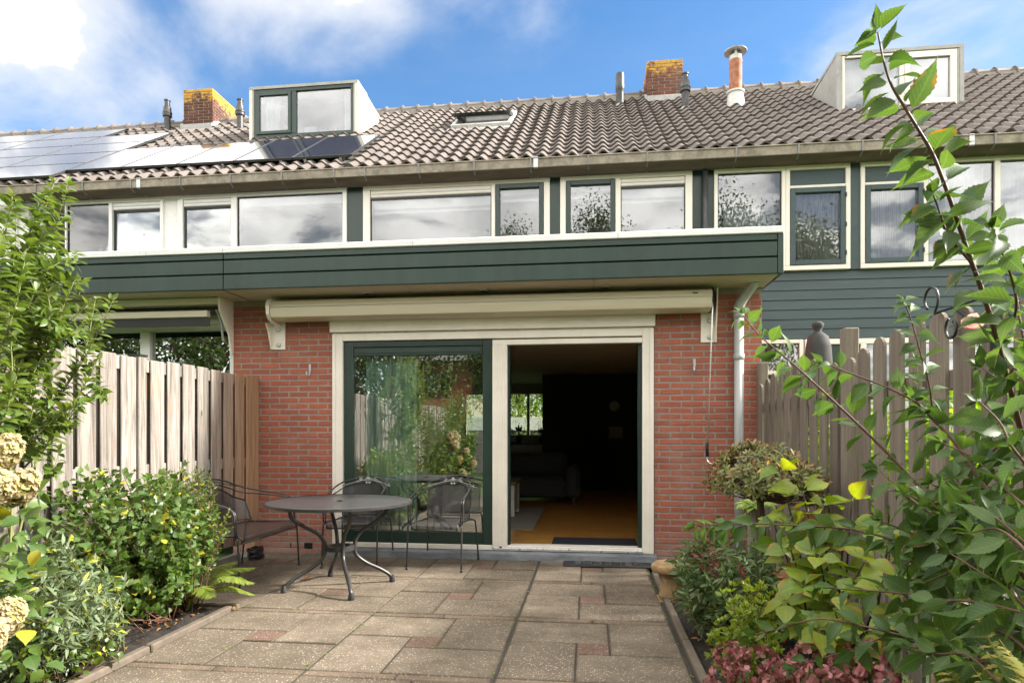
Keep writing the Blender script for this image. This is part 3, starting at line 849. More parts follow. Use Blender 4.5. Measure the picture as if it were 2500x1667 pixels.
def curtain_mesh(x0, x1, z0, z1, y, mat, parent, amp=.022, wl_=.085, name='curtain'):
    mb = MB(); n = max(8, int((x1 - x0) / .012))
    ph = 0
    for i in range(n + 1):
        x = x0 + (x1 - x0) * i / n
        ph += (.012 / wl_) * 2 * math.pi * (1 + .5 * noise.noise(Vector((x * 5, y, 0))))
        d = amp * math.sin(ph)
        mb.v += [(x, y + d, z0), (x, y + d * .8, z1)]
    for i in range(n): mb.f.append((2 * i, 2 * i + 2, 2 * i + 3, 2 * i + 1))
    o = mb.obj(name, mat, parent, True); return o
ZS = 3.10
strip_window(nleft, -8.03, -6.40, ZS, [(-8.005, -7.292, 'x'), (-7.235, -6.445, 'vd')], 'white')
strip_window(nleft, -6.16, -3.512, ZS, [(-6.075, -5.303, 'vd'), (-5.21, -3.574, 'x')], 'white')
hobj(MB().box(-6.22, -5.989, YU - .01, YU + .06, ZS, ZT), 'wall_panel', 'white', nleft)
hobj(MB().box(-3.4125, -3.173, YU - .02, YU + .06, ZS, ZT), 'wall_panel', 'greenframe', nleft)
strip_window(house, -3.263, -.555, ZS, [(-3.158, -1.38, 'v'), (-1.325, -.64, 'g')])
hobj(MB().box(-.5385, -.3995, YU - .02, YU + .06, ZS, ZT), 'wall_panel', 'greenframe', house)
strip_window(house, -.410, 1.385, ZS, [(-.33, .35, 'g'), (.423, 1.292, 'v')])
hobj(MB().box(1.3475, 1.6235, YU - .02, YU + .06, ZS, ZT), 'wall_panel', 'greenframe', house)
ZS2 = 3.47
w1 = strip_window(nright, 1.672, 2.60, 3.47, [(1.72, 2.549, 'xcl')])
strip_window(nright, 2.602, 3.418, ZS2, [(2.655, 3.36, 'pgc')])
hobj(MB().box(3.3235, 3.4475, YU - .02, YU + .06, ZS2 - .06, ZT), 'wall_panel', 'green2', nright)
strip_window(nright, 3.548, 7.2, ZS2, [(3.60, 4.318, 'pgc'), (4.378, 5.174, 'xc'), (5.242, 6.05, 'xc'), (6.12, 6.95, 'xc')])
# clapboards below
cb = hobj(MB().box(1.72, 7.1, YU + .02, YU + .12, 2.52, ZS2 - .061), 'clapboard_wall', 'black', nright)
for k in range(7):
    z0 = 2.53 + k * .1265
    MB().prism([(YU + .0, z0), (YU + .02, z0), (YU + .02, z0 + .1225), (YU + .012, z0 + .1225)], 1.715, 7.1).obj('clapboard', 'green2', cb)
# ground floor front of the right house
gw = hobj(hframe(nright, '', 1.75, 2.75, 2.06, 2.515, YU - .04, YU + .06, .05, 'cream'), 'window', 'cream', nright)
MB().box(1.80, 2.70, YU + .0, YU + .004, 2.11, 2.46).obj('pane', 'glass_plain', gw)
curtain_mesh(1.80, 2.70, 2.11, 2.46, YU + .1, 'lacedark', gw)
hobj(MB().box(1.72, 2.76, YU + .02, YU + .12, -.1, 2.075), 'wall', 'green2', nright)
dw = hobj(hframe(nright, '', 2.77, 7.1, .1, 2.515, YU - .04, YU + .06, .07, 'cream'), 'window', 'cream', nright)
for a, b in ((3.45, 3.52), (4.4, 4.47), (5.6, 5.67)): MB().box(a, b, YU - .04, YU + .06, .171, 2.444, .004).obj('mullion', 'cream', dw)
MB().box(2.841, 3.449, YU - .01, YU + .03, .171, 2.444).obj('door_leaf', 'greenframe', dw)
for a, b in ((3.521, 4.399), (4.471, 5.599), (5.671, 7.029)): MB().box(a, b, YU + .0, YU + .004, .171, 2.444).obj('pane', 'glass_plain', dw)
curtain_mesh(3.53, 4.39, .2, 2.45, YU + .12, 'lace', dw); curtain_mesh(4.48, 5.58, .2, 2.45, YU + .12, 'lace', dw)
# closing walls behind the upper fronts, so no light leaks through the row
for h, a, b in ((nfar, -14.5, -8.45), (nleft, -8.42, PL - .11), (house, PL, PR_ - .02), (nright, PR_ + .11, 8.6)):
    hobj(MB().box(a, b, YU + .9, YU + 1.0, 2.75, 4.9), 'interior_wall', 'roomwall', h)
    hobj(MB().box(a, b, YU + .08, YU + 1.0, 4.84, 4.88), 'upper_ceiling', 'roomwall', h)
    hobj(MB().box(a, b, YU + .08, YU + .9, 2.745, 2.795), 'upper_floor', 'darkroom', h)
    if h is not house: hobj(MB().box(a, b, YU + 1.3, YU + 1.4, -.1, 2.745), 'interior_wall', 'darkroom', h)
hobj(MB().box(-.62, 1.67, YU + .081, YU + .1, ZS, ZS + .02), 'upper_floor', 'darkroom', house)
# roller blinds that show as pale bars behind the upper glass
for a, b in ((-3.03, -1.38), (-1.21, -.70), (-.25, .27), (.43, 1.23)):
    hobj(MB().box(a, b, YU + .05, YU + .075, 4.40 if b - a > .7 else 4.49, 4.43 if b - a > .7 else 4.525), 'blind_bar', 'white', house)

# --- left neighbour's ground floor (over the fence)
nw = hobj(hframe(nleft, '', -6.9, -3.885, .1, 2.50, YW + .03, YW + .13, .06, 'white'), 'window', 'white', nleft)
MB().box(-5.02, -4.90, YW + .03, YW + .13, .161, 2.439, .004).obj('mullion', 'white', nw)
MB().box(-6.839, -5.021, YW + .04, YW + .12, 2.13, 2.19, .004).obj('rail', 'white', nw)
MB().box(-6.838, -5.022, YW + .07, YW + .10, .162, 2.129).obj('door_panel', 'white', nw)
MB().box(-6.838, -5.022, YW + .08, YW + .084, 2.191, 2.438).obj('pane', 'glass_door', nw)
MB().box(-4.899, -3.946, YW + .08, YW + .084, .162, 2.438).obj('pane', 'glass_door', nw)
hobj(MB().box(-8.4, -3.89, YW + .01, YW + .14, 2.501, 2.745), 'lintel', 'cream', nleft)
hobj(MB().box(-8.4, -6.901, YW + .01, YW + .14, -.1, 2.50), 'wall', 'brick', nleft)
hobj(MB().box(-8.4, -3.89, YW + .9, YW + 1., -.1, 2.75), 'interior_wall', 'darkroom', nleft)

# --- far left house: roller shutter
hobj(MB().box(-14.5, -8.45, YU - .0, YU + .1, -.1, 4.88), 'wall', 'white', nfar)
rs = hobj(MB().box(-14.0, -8.62, YU - .03, YU - .001, 3.1, 4.62), 'roller_shutter', 'shutter', nfar)
for k in range(26): MB().prism([(YU - .046, 3.12 + k * .057), (YU - .031, 3.112 + k * .057), (YU - .031, 3.164 + k * .057), (YU - .046, 3.154 + k * .057)], -13.9, -8.64).obj('slat', 'shutter', rs)
bxp = [(YU - .001, 4.60)] + [(YU - .15 - .09 * math.sin(a), 4.72 - .12 * math.cos(a)) for a in [R(d) for d in range(0, 181, 22)]] + [(YU - .001, 4.84)]
shade_auto(hobj(MB().prism(bxp, -14.0, -8.56), 'shutter_box', 'shutter', nfar))

# ------------------------------------------------------------------ roofs
PITCH = R(35); YE, ZE, NROW, EXPO, TW = 8.44, 4.935, 17, .2815, .2045
SL = NROW * EXPO
ROOFM = Matrix.Translation((0, YE, ZE)) @ Matrix.Rotation(PITCH, 4, 'X')     # local: x along eave, y up the slope, z off the roof
YR, ZR = YE + SL * math.cos(PITCH), ZE + SL * math.sin(PITCH)
def tile_profile(n=11):
    pts = []
    for i in range(n):
        s = i / (n - 1)
        # wide valley, narrow steep roll
        h = .5 - .5 * math.cos(2 * math.pi * ((s ** 1.12) + .0))
        h = h ** 1.35
        pts.append((s * (TW + .018), .058 * h))
    return pts
def tile_into(mb, ox=0., oy=0., oz=0., tilt=0.):
    pr = tile_profile(); n = len(pr); b = len(mb.v); L = EXPO + .05
    for y, dz in ((0., .038), (L, .004)):
        for x, h in pr: mb.v.append((ox + x, oy + y, oz + h + dz + tilt * x))
    for x, h in pr: mb.v.append((ox + x, oy + .004, oz + h + .038 - .026 + tilt * x))
    for i in range(n - 1):
        mb.f.append((b + i, b + i + 1, b + n + i + 1, b + n + i))
        mb.f.append((b + 2 * n + i, b + 2 * n + i + 1, b + i + 1, b + i))
tm_ = MB(); tile_into(tm_)
tile_me = tm_.mesh('roof_tile', 'tile', True)
try: tile_me.set_sharp_from_angle(angle=R(50))
except Exception: pass
def roof(h, x0, x1, nsingle, hidden=lambda x, s: False, skip=lambda x, s: False):
    deck = MB().box(x0, x1, .0, SL, -.05, -.02).xf(ROOFM)
    m2 = Matrix.Translation((0, YR, ZR - .02)) @ Matrix.Rotation(-PITCH, 4, 'X')
    k = len(deck.v); deck.box(x0, x1, .02, SL, -.05, -.02).xf(m2, k)
    rf = hobj(deck, 'roof', 'roofgrey', h)
    tiles = []
    nx = int(round((x1 - x0) / TW))
    for r in range(NROW):
        for i in range(nx):
            x, s = x0 + i * TW, r * EXPO
            if skip(x + TW / 2, s + EXPO / 2): continue
            c = ROOFM @ Vector((x, s, 0))
            tiles.append((hidden(x + TW / 2, s + EXPO / 2), (c - cam.location).length, x, s))
    tiles.sort(key=lambda t: (t[0], t[1]))
    rest = MB()
    for i, (hid, d, x, s) in enumerate(tiles):
        jz, jt, jy = rnd.uniform(-.003, .003), rnd.gauss(0, .008), rnd.uniform(-.006, .006)
        if i < nsingle and not hid:
            link('roof_tile', tile_me, rf, ROOFM @ Matrix.Translation((x, s + jy, jz)) @ Matrix.Rotation(-jt, 4, 'Y'))
        else: tile_into(rest, x, s + jy, jz, jt)
    if rest.v:
        rest.xf(ROOFM); o = rest.obj('roof_tile', 'tile', rf, True); o['kind'] = 'stuff'
        try: o.data.set_sharp_from_angle(angle=R(50))
        except Exception: pass
    # bedding mortar and ridge caps
    MB().box(x0, x1, YR - .11, YR + .11, ZR - .1, ZR + .045).obj('ridge_mortar', 'mortar', rf)
    RL = .335; n = int((x1 - x0) / RL) + 1
    for i in range(n):
        a = x0 + i * RL; b_ = min(x1, a + RL)
        prof = [(.105 * math.cos(t), .105 * math.sin(t)) for t in [R(q) for q in range(-10, 191, 25)]]
        mb = MB()
        st = [(0., 1.16), (.03, 1.18), (.05, 1.0), (b_ - a + .02, .96)]
        for dx, sc in st:
            for y, z in prof: mb.v.append((dx, y * sc, z * sc * (1.15 if sc > 1.1 else 1)))
        m = len(prof)
        for q in range(len(st) - 1):
            for j in range(m - 1): mb.f.append((q * m + j, q * m + j + 1, (q + 1) * m + j + 1, (q + 1) * m + j))
        mb.f.append(tuple(range(m - 1, -1, -1)))
        o = link('ridge_tile', mb.mesh('ridge_tile', 'tile', True), rf, Matrix.Translation((a, YR, ZR + .035 + rnd.uniform(-.006, .006))) @ Matrix.Rotation(rnd.gauss(0, .008), 4, 'Y'))
        shade_auto(o, 50)
    return rf
def under_panels(x, s):
    if x < -7.86 and s < 4.1: return True
    return -7.9 < x < -3.36 and .5 < s < 1.9
SKY = (-2.36, -1.28, 2.45, 3.75)     # roof window: x0, x1, s0, s1
roof(house, -3.42, 1.49, 300, skip=lambda x, s: (SKY[0] < x < SKY[1] and SKY[2] < s < SKY[3]) or (1.06 < x < 1.66 and s > 4.32), hidden=under_panels)
roof(nright, 1.492, 8.45, 300, skip=lambda x, s: 3.80 < x < 5.45 and s > 2.45 and s < 3.6)
roof(nleft, -8.42, -3.422, 300, hidden=under_panels, skip=lambda x, s: (-5.9 < x < -4.02 and s > 2.75 and s < 3.85) or (-8.2 < x < -7.62 and s > 4.35))
roof(nfar, -14.4, -8.422, 40, hidden=under_panels)

# gutters with brackets, eaves board
def gutter(h, x0, x1, seams):
    y0 = YE - .075
    prof = [(y0, 4.925), (y0 + .022, 4.925), (y0 + .022, 4.83), (y0 + .06, 4.80), (YU - .10, 4.80), (YU - .10, 4.775), (y0 + .055, 4.775), (y0, 4.815)]
    prof = [(y0, 4.925), (y0 + .02, 4.925), (y0 + .02, 4.84), (y0 + .05, 4.815), (YU - .073, 4.815), (YU - .073, 4.758), (y0 + .13, 4.752), (y0, 4.82)]
    g = hobj(MB().prism(prof, x0, x1), 'gutter', 'concrete_gutter', h)
    MB().prism([(y0 + .004, 4.8165), (y0 + .13, 4.7505), (YU - .076, 4.7565), (YU - .076, 4.751), (y0 + .13, 4.744), (y0 + .002, 4.8105)], x0 + .002, x1 - .002).obj('gutter_shade_sheet', 'guttershade', g)  # sheet added under the gutter, shade put into its colour
    MB().box(x0, x1, y0 - .012, y0 + .026, 4.9255, 4.943, .004).obj('gutter_lip', 'concrete_gutter', g)
    x = x0 + .35
    while x < x1:
        MB().prism([(y0 - .004, 4.944), (y0 - .014, 4.944), (y0 - .014, 4.812), (y0 + .158, 4.736), (y0 + .158, 4.7435), (y0 - .004, 4.818)], x, x + .022).obj('gutter_bracket', 'bracket', g)
        x += .76
    for s in seams:
        MB().prism([(y0 - .003, 4.95), (y0 - .009, 4.95), (y0 - .009, 4.814), (y0 + .155, 4.744), (y0 + .155, 4.7515), (y0 - .003, 4.819)], s, s + .06).obj('gutter_seam', 'galv', g)
    hobj(MB().box(x0, x1, YU - .07, YU + .07, ZT + .001, ZT + .13, .004), 'eaves_board', 'cream', h)
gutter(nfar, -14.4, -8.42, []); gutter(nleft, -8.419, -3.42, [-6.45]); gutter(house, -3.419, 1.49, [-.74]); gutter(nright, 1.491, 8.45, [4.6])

# --- dormers: box with sloping cheeks running back to the roof
def roofz(Y): return ZE + (Y - YE) * math.tan(PITCH) + .03
def dormer(h, x0, x1, yd, z0, z1, left_open, frame_mat, cheek):
    yb = YE + (z1 - .12 - ZE) / math.tan(PITCH) + .15
    # roof and cheeks
    yt = yd + .62
    d = hobj(MB().box(x0 - .03, x1 + .03, yd - .05, yd + .42, z1 - .05, z1), 'dormer', 'dormergrey', h)
    for xs, xe in ((x0 - .03, x0 + .03), (x1 - .03, x1 + .03)):
        mb = MB(); n = 0
        pts = [(yd - .048, z0 - .02), (yd - .048, z1 - .051), (yd + .40, z1 - .051), (yb, roofz(yb) - .02), (yb, roofz(yb) - .2), (yd, z0 - .2)]
        pts = [(yd - .048, z0 - .02), (yd - .048, z1 - .051), (yd - .02, z1 - .051), (yd + 1.12, roofz(yd + 1.12) - .02), (yd + .02, z0 - .12)]
        mb.prism(pts, xs, xe)
        mb.obj('dormer_cheek', cheek, d)
    # sloping back roof of the dormer
    MB().prism([(yd - .02, z1 - .051), (yd - .02, z1 - .002), (yd + 1.16, roofz(yd + 1.16) + .03), (yd + 1.16, roofz(yd + 1.16) - .02)], x0 - .035, x1 + .035).obj('dormer_roof', 'dormergrey', d)
    MB().box(x0 + .031, x0 + .055, yd - .04, yd + .03, z0, z1 - .052).box(x1 - .055, x1 - .031, yd - .04, yd + .03, z0, z1 - .052).obj('dormer_trim', 'dormergrey', d)
    return d, yb
d1, yb1 = dormer(nleft, -5.93, -4.0, 10.57, 6.46, 7.385, True, 'greenframe', 'dormerwhite')
f1 = P(hframe(nleft, '', -5.874, -4.056, 6.462, 7.33, 10.535, 10.60, .05, 'green', wb=.075, wt=.055).box(-5.185, -5.095, 10.535, 10.60, 6.538, 7.274, .004).obj('window', 'green', nleft))
MB().box(-5.094, -4.107, 10.565, 10.569, 6.538, 7.274).obj('pane', 'glass_up', f1)
hframe(nleft, '', -5.822, -5.187, 6.54, 7.272, 10.515, 10.56, .055, 'green').obj('sash', 'green', f1)
MB().box(-5.766, -5.243, 10.545, 10.549, 6.596, 7.216).obj('pane', 'glass_up', f1)
curtain_mesh(-5.74, -5.45, 6.6, 7.2, 10.66, 'lace', f1, .03, .11); curtain_mesh(-4.27, -4.12, 6.56, 7.26, 10.66, 'lace', f1, .03, .09)
MB().box(-5.0, -4.78, 10.66, 10.70, 6.545, 6.69).obj('box', 'wickerwhite', f1)
for x in (-4.52, -4.44): MB().lathe([(0, 0), (.022, 0), (.024, .06), (.015, .09), (0, .095)], 12, (x, 10.66, 6.545)).obj('bottle', 'pt_rose', f1, True)
d2, yb2 = dormer(nright, 3.76, 5.50, 10.226, 6.20, 7.09, True, 'cream', 'dormergrey')
f2 = P(hframe(nright, '', 3.817, 5.443, 6.19, 7.033, 10.19, 10.26, .035, 'cream').box(4.635, 4.70, 10.19, 10.26, 6.226, 6.997, .003).obj('window', 'cream', nright))
MB().box(3.853, 4.634, 10.22, 10.224, 6.226, 6.997).obj('pane', 'glass_up', f2)
hframe(nright, '', 4.702, 5.405, 6.228, 6.995, 10.165, 10.21, .07, 'cream').obj('sash', 'cream', f2)
MB().box(4.773, 5.334, 10.20, 10.204, 6.299, 6.924).obj('pane', 'glass_up', f2)
hobj(MB().box(-5.87, -4.06, 11.0, 11.05, 6.3, 7.3), 'dormer_back', 'darkroom', nleft)
hobj(MB().box(3.82, 5.44, 10.65, 10.7, 6.0, 7.0), 'dormer_back', 'darkroom', nright)
MB().box(3.86, 4.62, 10.28, 10.29, 6.23, 6.99).box(4.72, 5.39, 10.28, 10.29, 6.23, 6.99).obj('blind', 'lace', f2)

# --- roof window standing open
sk0 = len([]); a0, a1, s0, s1 = SKY
mb = MB()
mb.box(a0 + .03, a0 + .09, s0 + .10, s1 - .05, -.03, .10, .004).box(a1 - .09, a1 - .03, s0 + .10, s1 - .05, -.03, .10, .004).box(a0 + .091, a1 - .091, s1 - .12, s1 - .05, -.03, .10, .004).box(a0 + .091, a1 - .091, s0 + .10, s0 + .17, -.03, .10, .004)
sw = hobj(mb.xf(ROOFM), 'roof_window', 'pipewhite', house)
MB().box(a0 - .03, a1 + .03, s0 - .06, s0 + .12, .0, .045, .01).xf(ROOFM).obj('flashing_apron', 'lead', sw)
sm = ROOFM @ Matrix.Translation((0, s0 + .75, .12)) @ Matrix.Rotation(R(-14), 4, 'X')
hframe(house, '', a0 + .05, a1 - .05, -.62, .45, -.02, .04, .06, 'darkpipe').xf(Matrix.Rotation(R(-90), 4, 'X')).xf(Matrix.Scale(-1, 4, (0, 1, 0))).xf(sm).obj('sash', 'darkpipe', sw)
MB().box(a0 + .12, a1 - .12, -.56, .39, .0, .006).xf(sm).obj('pane', 'glass_up', sw)
MB().box(a0, a1, s0, s1, -.06, -.045).xf(ROOFM).obj('shaft', 'black', sw)

# --- chimneys of real bricks
def chimney(h, x0, x1, y0, y1, zb, z1, mat, name='chimney'):
    core = hobj(MB().box(x0 + .008, x1 - .008, y0 + .008, y1 - .008, zb, z1 - .005), name, 'mortar', h)
    mb = MB(); n = int((z1 - zb) / CO)
    for r in range(n):
        z = z1 - (r + 1) * CO + .006
        o = BL / 2 if r % 2 else 0
        for (p0, p1, ax, q) in ((x0, x1, 'x', y0), (x0, x1, 'x', y1), (y0, y1, 'y', x0), (y0, y1, 'y', x1)):
            t = p0 - o
            while t < p1:
                a, b = max(t, p0), min(t + BL - J, p1)
                if b - a > .03:
                    dd = rnd.uniform(-.003, .002)
                    if ax == 'x':
                        ya, yb_ = (q - dd, q + .05) if q == y0 else (q - .05, q + dd)
                        mb.box(a, b, ya, yb_, z, z + .0515, .003)
                    else:
                        xa, xb = (q - dd, q + .05) if q == x0 else (q - .05, q + dd)
                        mb.box(xa, xb, max(a, y0 + .052), min(b, y1 - .052), z, z + .0515, .003) if min(b, y1 - .052) - max(a, y0 + .052) > .02 else None
                t += BL
    mb.obj('brick', mat, core)['kind'] = 'stuff'
    MB().box(x0 + .01, x1 - .01, y0 + .01, y1 - .01, z1 - .004, z1 + .012, .01).obj('cap', 'mortar', core)
    # flashing
    zf = roofz(y0)
    fl = MB().box(x0 - .03, x1 + .03, y0 - .075, y0 - .006, zf - .04, zf + .075, .01)
    for xs, xe in ((x0 - .04, x0 - .006), (x1 + .006, x1 + .04)):
        fl.prism([(y0 - .05, zf - .06), (y0 - .05, zf + .10), (y0 + .1, zf + .19), (y0 + .22, zf + .22), (y0 + .42, zf + .36), (y0 + .5, zf + .2)], xs, xe)
    fl.obj('flashing', 'lead', core)
    return core
chimney(nleft, -8.235, -7.60, 12.03, 13.35, 7.25, 8.29, 'brick_ch_l')
chimney(house, 1.05, 1.70, 11.95, 12.95, 7.15, 8.17, 'brick_ch_r')

# --- flues and pipes on the roof: each one a thing
def flue(label, x, y, zb, zt, prof, mat='darkpipe'):
    t = thing('flue_pipe', label, 'flue pipe', (x, y, zb), 0, 'flue pipes on the roofs')
    MB().lathe([(r, z) for r, z in prof], 18).obj('pipe', mat, t, True)
    shade_auto(t.children[0], 35)
    MB().lathe([(.11, -.12), (.10, -.02), (.08, .02), (prof[0][0] + .004, .04)], 18).obj('flashing', 'lead', t, True)
    return t
def conical(H): return [(.062, -.25), (.062, H * .50), (.085, H * .50), (.09, H * .54), (.085, H * .575), (.092, H * .60), (.092, H * .63), (.080, H * .66), (.074, H * .78), (.055, H * .80), (.048, H * .97), (.06, H * .97), (.06, H), (0, H)]
flue('dark flue pipe with conical cowl between solar panels and lichen covered chimney', -8.56, 11.98, 7.40, 8.1, conical(.68))
flue('dark flue pipe with conical cowl between lichen covered chimney and green dormer', -6.81, 11.69, 7.20, 7.83, conical(.63))
flue('plain straight flue pipe with black collar left of the red chimney', .55, 11.8, 7.28, 7.9, [(.075, -.25), (.07, .24), (.078, .30), (.082, .31), (.082, .40), (.078, .41), (.078, .55), (.072, .61), (.05, .62), (0, .62)])
flue('dark flue pipe with conical cowl standing right in front of the red chimney', 1.61, 11.05, 6.78, 7.39, conical(.62))
t = thing('flue_pipe', 'rusty metal flue pipe with flat round rain cap and white base', 'flue pipe', (2.46, 11.16, 6.86), 0, 'flue pipes on the roofs')
shade_auto(MB().lathe([(.105, .20), (.105, .72), (.112, .74), (.108, .76), (.1, .76)], 22).obj('pipe', 'rust', t))
shade_auto(MB().lathe([(.165, -.12), (.125, .19), (.15, .20), (.15, .225), (.106, .235)], 22).obj('base_cone', 'pipewhite', t))
shade_auto(MB().lathe([(.095, .75), (.10, .78), (.10, .84)], 22).obj('collar', 'pipewhite', t))
shade_auto(MB().lathe([(.0, .87), (.185, .90), (.19, .915), (.10, .95), (0, .96)], 24).obj('rain_cap', 'galv', t))
mb = MB()
for a in (20, 140, 260): mb.box(.092, .10, -.02, .02, .835, .885).xf(Matrix.Rotation(R(a), 4, 'Z'), len(mb.v) - 8)
mb.obj('strut', 'pipewhite', t)
MB().box(-.28, .28, -.22, .10, -.16, -.148).xf(Matrix.Rotation(PITCH, 4, 'X')).obj('flashing', 'lead', t)

# --- solar panels
def panel(label, x0, x1, s0, s1, group):
    c = ROOFM @ Vector(((x0 + x1) / 2, s0, .13))
    t = thing('solar_panel', label, 'solar panel', c, 0, group)
    t.matrix_basis = Matrix.Translation(c) @ Matrix.Rotation(PITCH, 4, 'X')
    w, l = (x1 - x0) / 2, s1 - s0
    mb = MB(); e = .012
    mb.box(-w, -w + e, 0, l, -.035, .0).box(w - e, w, 0, l, -.035, 0).box(-w + e, w - e, 0, e, -.035, 0).box(-w + e, w - e, l - e, l, -.035, 0)
    mb.obj('frame', 'solarframe', t)
    MB().box(-w + e, w - e, e, l - e, -.02, -.003).obj('cell_glass', 'solar', t)
    for xx in (-w * .6, w * .6): MB().box(xx - .02, xx + .02, -.004, l + .004, -.09, -.036).obj('mounting_rail', 'galv', t)
xs = [-7.876, -6.98, -6.08, -5.18, -4.275, -3.372]
words = ['next to the big field', 'second from the big field', 'third from the big field', 'below the dormer middle', 'below the dormer cheek']
for i in range(5): panel('upright solar panel in the eaves row, ' + words[i], xs[i] + .006, xs[i + 1] - .006, .42, 1.93, 'solar panels on the left roofs')
rw = ['lowest', 'second', 'third', 'fourth', 'top']
cw = ['right end', 'second from right end', 'third from right end', 'fourth from right end']
for r in range(5):
    for c in range(4):
        if r == 4 and c == 0: continue
        x1 = -7.89 - c * 1.47
        panel('landscape solar panel, %s row of the field, %s' % (rw[r], cw[c - (1 if r == 4 else 0)]), x1 - 1.46, x1, .10 + r * .845, .10 + r * .845 + .835, 'solar panels on the left roofs')

# ------------------------------------------------------------------ awnings, pipes, small wall things
aw = thing('awning', 'cream cassette awning rolled up above the sliding door', 'awning', (-1.08, YW, 2.5))
def ab(mb, name, mat, parent=aw, smooth=False): return P(mb.obj(name, mat, parent, smooth))
prof = [(YW - .05, 2.70), (YW - .20, 2.70), (YW - .27, 2.675), (YW - .285, 2.63), (YW - .283, 2.612), (YW - .05, 2.612)]
shade_auto(ab(MB().prism(prof, -3.31, 1.165), 'cassette', 'awncream'), 30)
prof = [(YW - .06, 2.607), (YW - .288, 2.607), (YW - .292, 2.56), (YW - .27, 2.51), (YW - .22, 2.490), (YW - .07, 2.490)]
shade_auto(ab(MB().prism(prof, -3.305, 1.16), 'front_bar', 'awncream'), 30)
cap = [(YW - .04, 2.715), (YW - .21, 2.715), (YW - .28, 2.69), (YW - .31, 2.63), (YW - .30, 2.54), (YW - .26, 2.49), (YW - .2, 2.465), (YW - .12, 2.45), (YW - .04, 2.46)]
shade_auto(ab(MB().prism(cap, -3.345, -3.311), 'end_cap', 'cream'), 30)
ab(MB().prism([(YW - .05, 2.70), (YW - .24, 2.70), (YW - .28, 2.6), (YW - .22, 2.50), (YW - .05, 2.49)], 1.166, 1.185), 'end_cap', 'black')
for x in (-3.43, 1.10):
    br = ab(MB().box(x, x + .155, YW - .022, YW - .006, 2.205, 2.50, .003), 'bracket', 'cream')
    sx = x if x < 0 else x + .13
    MB().prism([(YW - .022, 2.72 if x > 0 else 2.50), (YW - .16, 2.72 if x > 0 else 2.47), (YW - .11, 2.40), (YW - .04, 2.206), (YW - .022, 2.206)], sx, sx + .012).obj('bracket_web', 'cream', br)
    for z in (2.255, 2.42):
        MB().lathe([(0, .018), (.012, .018), (.022, .014), (.024, 0)], 12).xf(Matrix.Translation((x + .085, YW - .022, z)) @ Matrix.Rotation(R(90), 4, 'X')).obj('bolt', 'galv', br)
ab(MB().box(.98, 1.03, YW - .2865, YW - .282, 2.642, 2.653), 'badge', 'black')
rod = thing('crank_rod', 'thin awning crank rod with black grip hanging on the brick wall', 'crank rod', (1.15, 6.26, 1.06))
P(MB().tube([(1.172, 6.30, 2.60), (1.168, 6.26, 2.50), (1.160, 6.25, 2.40), (1.126, 6.29, 1.20)], .0065, 8).obj('rod', 'alu', rod, True))
P(MB().lathe([(.010, -.0), (.016, .005), (.016, .13), (.011, .14)], 12, (1.123, 6.292, 1.075)).obj('grip', 'black', rod, True))
P(MB().tube(spline([(1.123, 6.292, 1.08), (1.121, 6.292, 1.05), (1.135, 6.285, 1.02), (1.165, 6.28, 1.005), (1.21, 6.28, 1.0)], 4), .0065, 8).obj('crank', 'alu', rod, True))

a2 = thing('awning', 'open awning of the left neighbour with grey valance above the fence', 'awning', (-5.5, YW, 2.5))
def ab2(mb, name, mat): return P(mb.obj(name, mat, a2))
ab2(MB().box(-7.6, -3.895, YW - .26, YW - .02, 2.665, 2.735, .004), 'cover', 'awncream')
ab2(MB().tube([(-7.6, YW - .12, 2.62), (-3.95, YW - .12, 2.62)], .04, 12), 'roller', 'darkpipe')
ab2(MB().box(-7.6, -4.0, YW - .30, YW - .24, 2.525, 2.595, .006), 'front_bar', 'awncream')
ab2(MB().box(-7.6, -3.99, YW - .275, YW - .265, 2.43, 2.522), 'valance', 'parasolcover')
br = ab2(MB().prism([(YW - .006, 2.74), (YW - .27, 2.74), (YW - .27, 2.60), (YW - .09, 2.36), (YW - .05, 2.16), (YW - .006, 2.16)], -3.892, -3.875), 'bracket', 'cream')
MB().tube([(-3.96, YW - .2, 2.62), (-3.93, YW - .16, 2.5), (-3.94, YW - .1, 2.3)], .012, 8).obj('strut', 'galv', br)

dp = thing('drainpipe', 'grey plastic drainpipe on the brick pier beside the picket fence', 'drainpipe', (1.45, 6.45, 0))
P(MB().tube([(1.455, 6.455, -.02), (1.455, 6.455, 2.46)], .045, 18).obj('pipe', 'pvc', dp, True))
P(MB().tube(spline([(1.455, 6.455, 2.44), (1.455, 6.455, 2.53), (1.49, 6.42, 2.62), (1.55, 6.35, 2.71), (1.57, 6.32, 2.76)], 5), .047, 18).obj('elbow', 'pvc', dp, True))
for z in (2.02, 2.43): P(MB().tube([(1.455, 6.455, z), (1.455, 6.455, z + .06)], .051, 18).obj('socket', 'pvc', dp, True))
P(MB().tube([(1.455, 6.40, 1.16), (1.42, 6.37, 1.165)], .022, 12).obj('branch_stub', 'black', dp, True))
d3 = thing('drainpipe', 'black upstairs drainpipe with white ring between own and right windows', 'drainpipe', (1.505, 8.57, 3.1))
P(MB().tube([(1.505, 8.57, 3.05), (1.505, 8.57, 4.755)], .038, 16).obj('pipe', 'darkpipe', d3, True))
P(MB().tube([(1.505, 8.57, 3.86), (1.505, 8.57, 3.892)], .043, 16).obj('ring', 'white', d3, True))
d4 = thing('drainpipe', 'pale upstairs drainpipe beside the roller shutter of the far house', 'drainpipe', (-8.13, 8.55, 3.1))
P(MB().tube([(-8.13, 8.55, 3.05), (-8.13, 8.55, 4.755)], .05, 16).obj('pipe', 'pvc', d4, True))
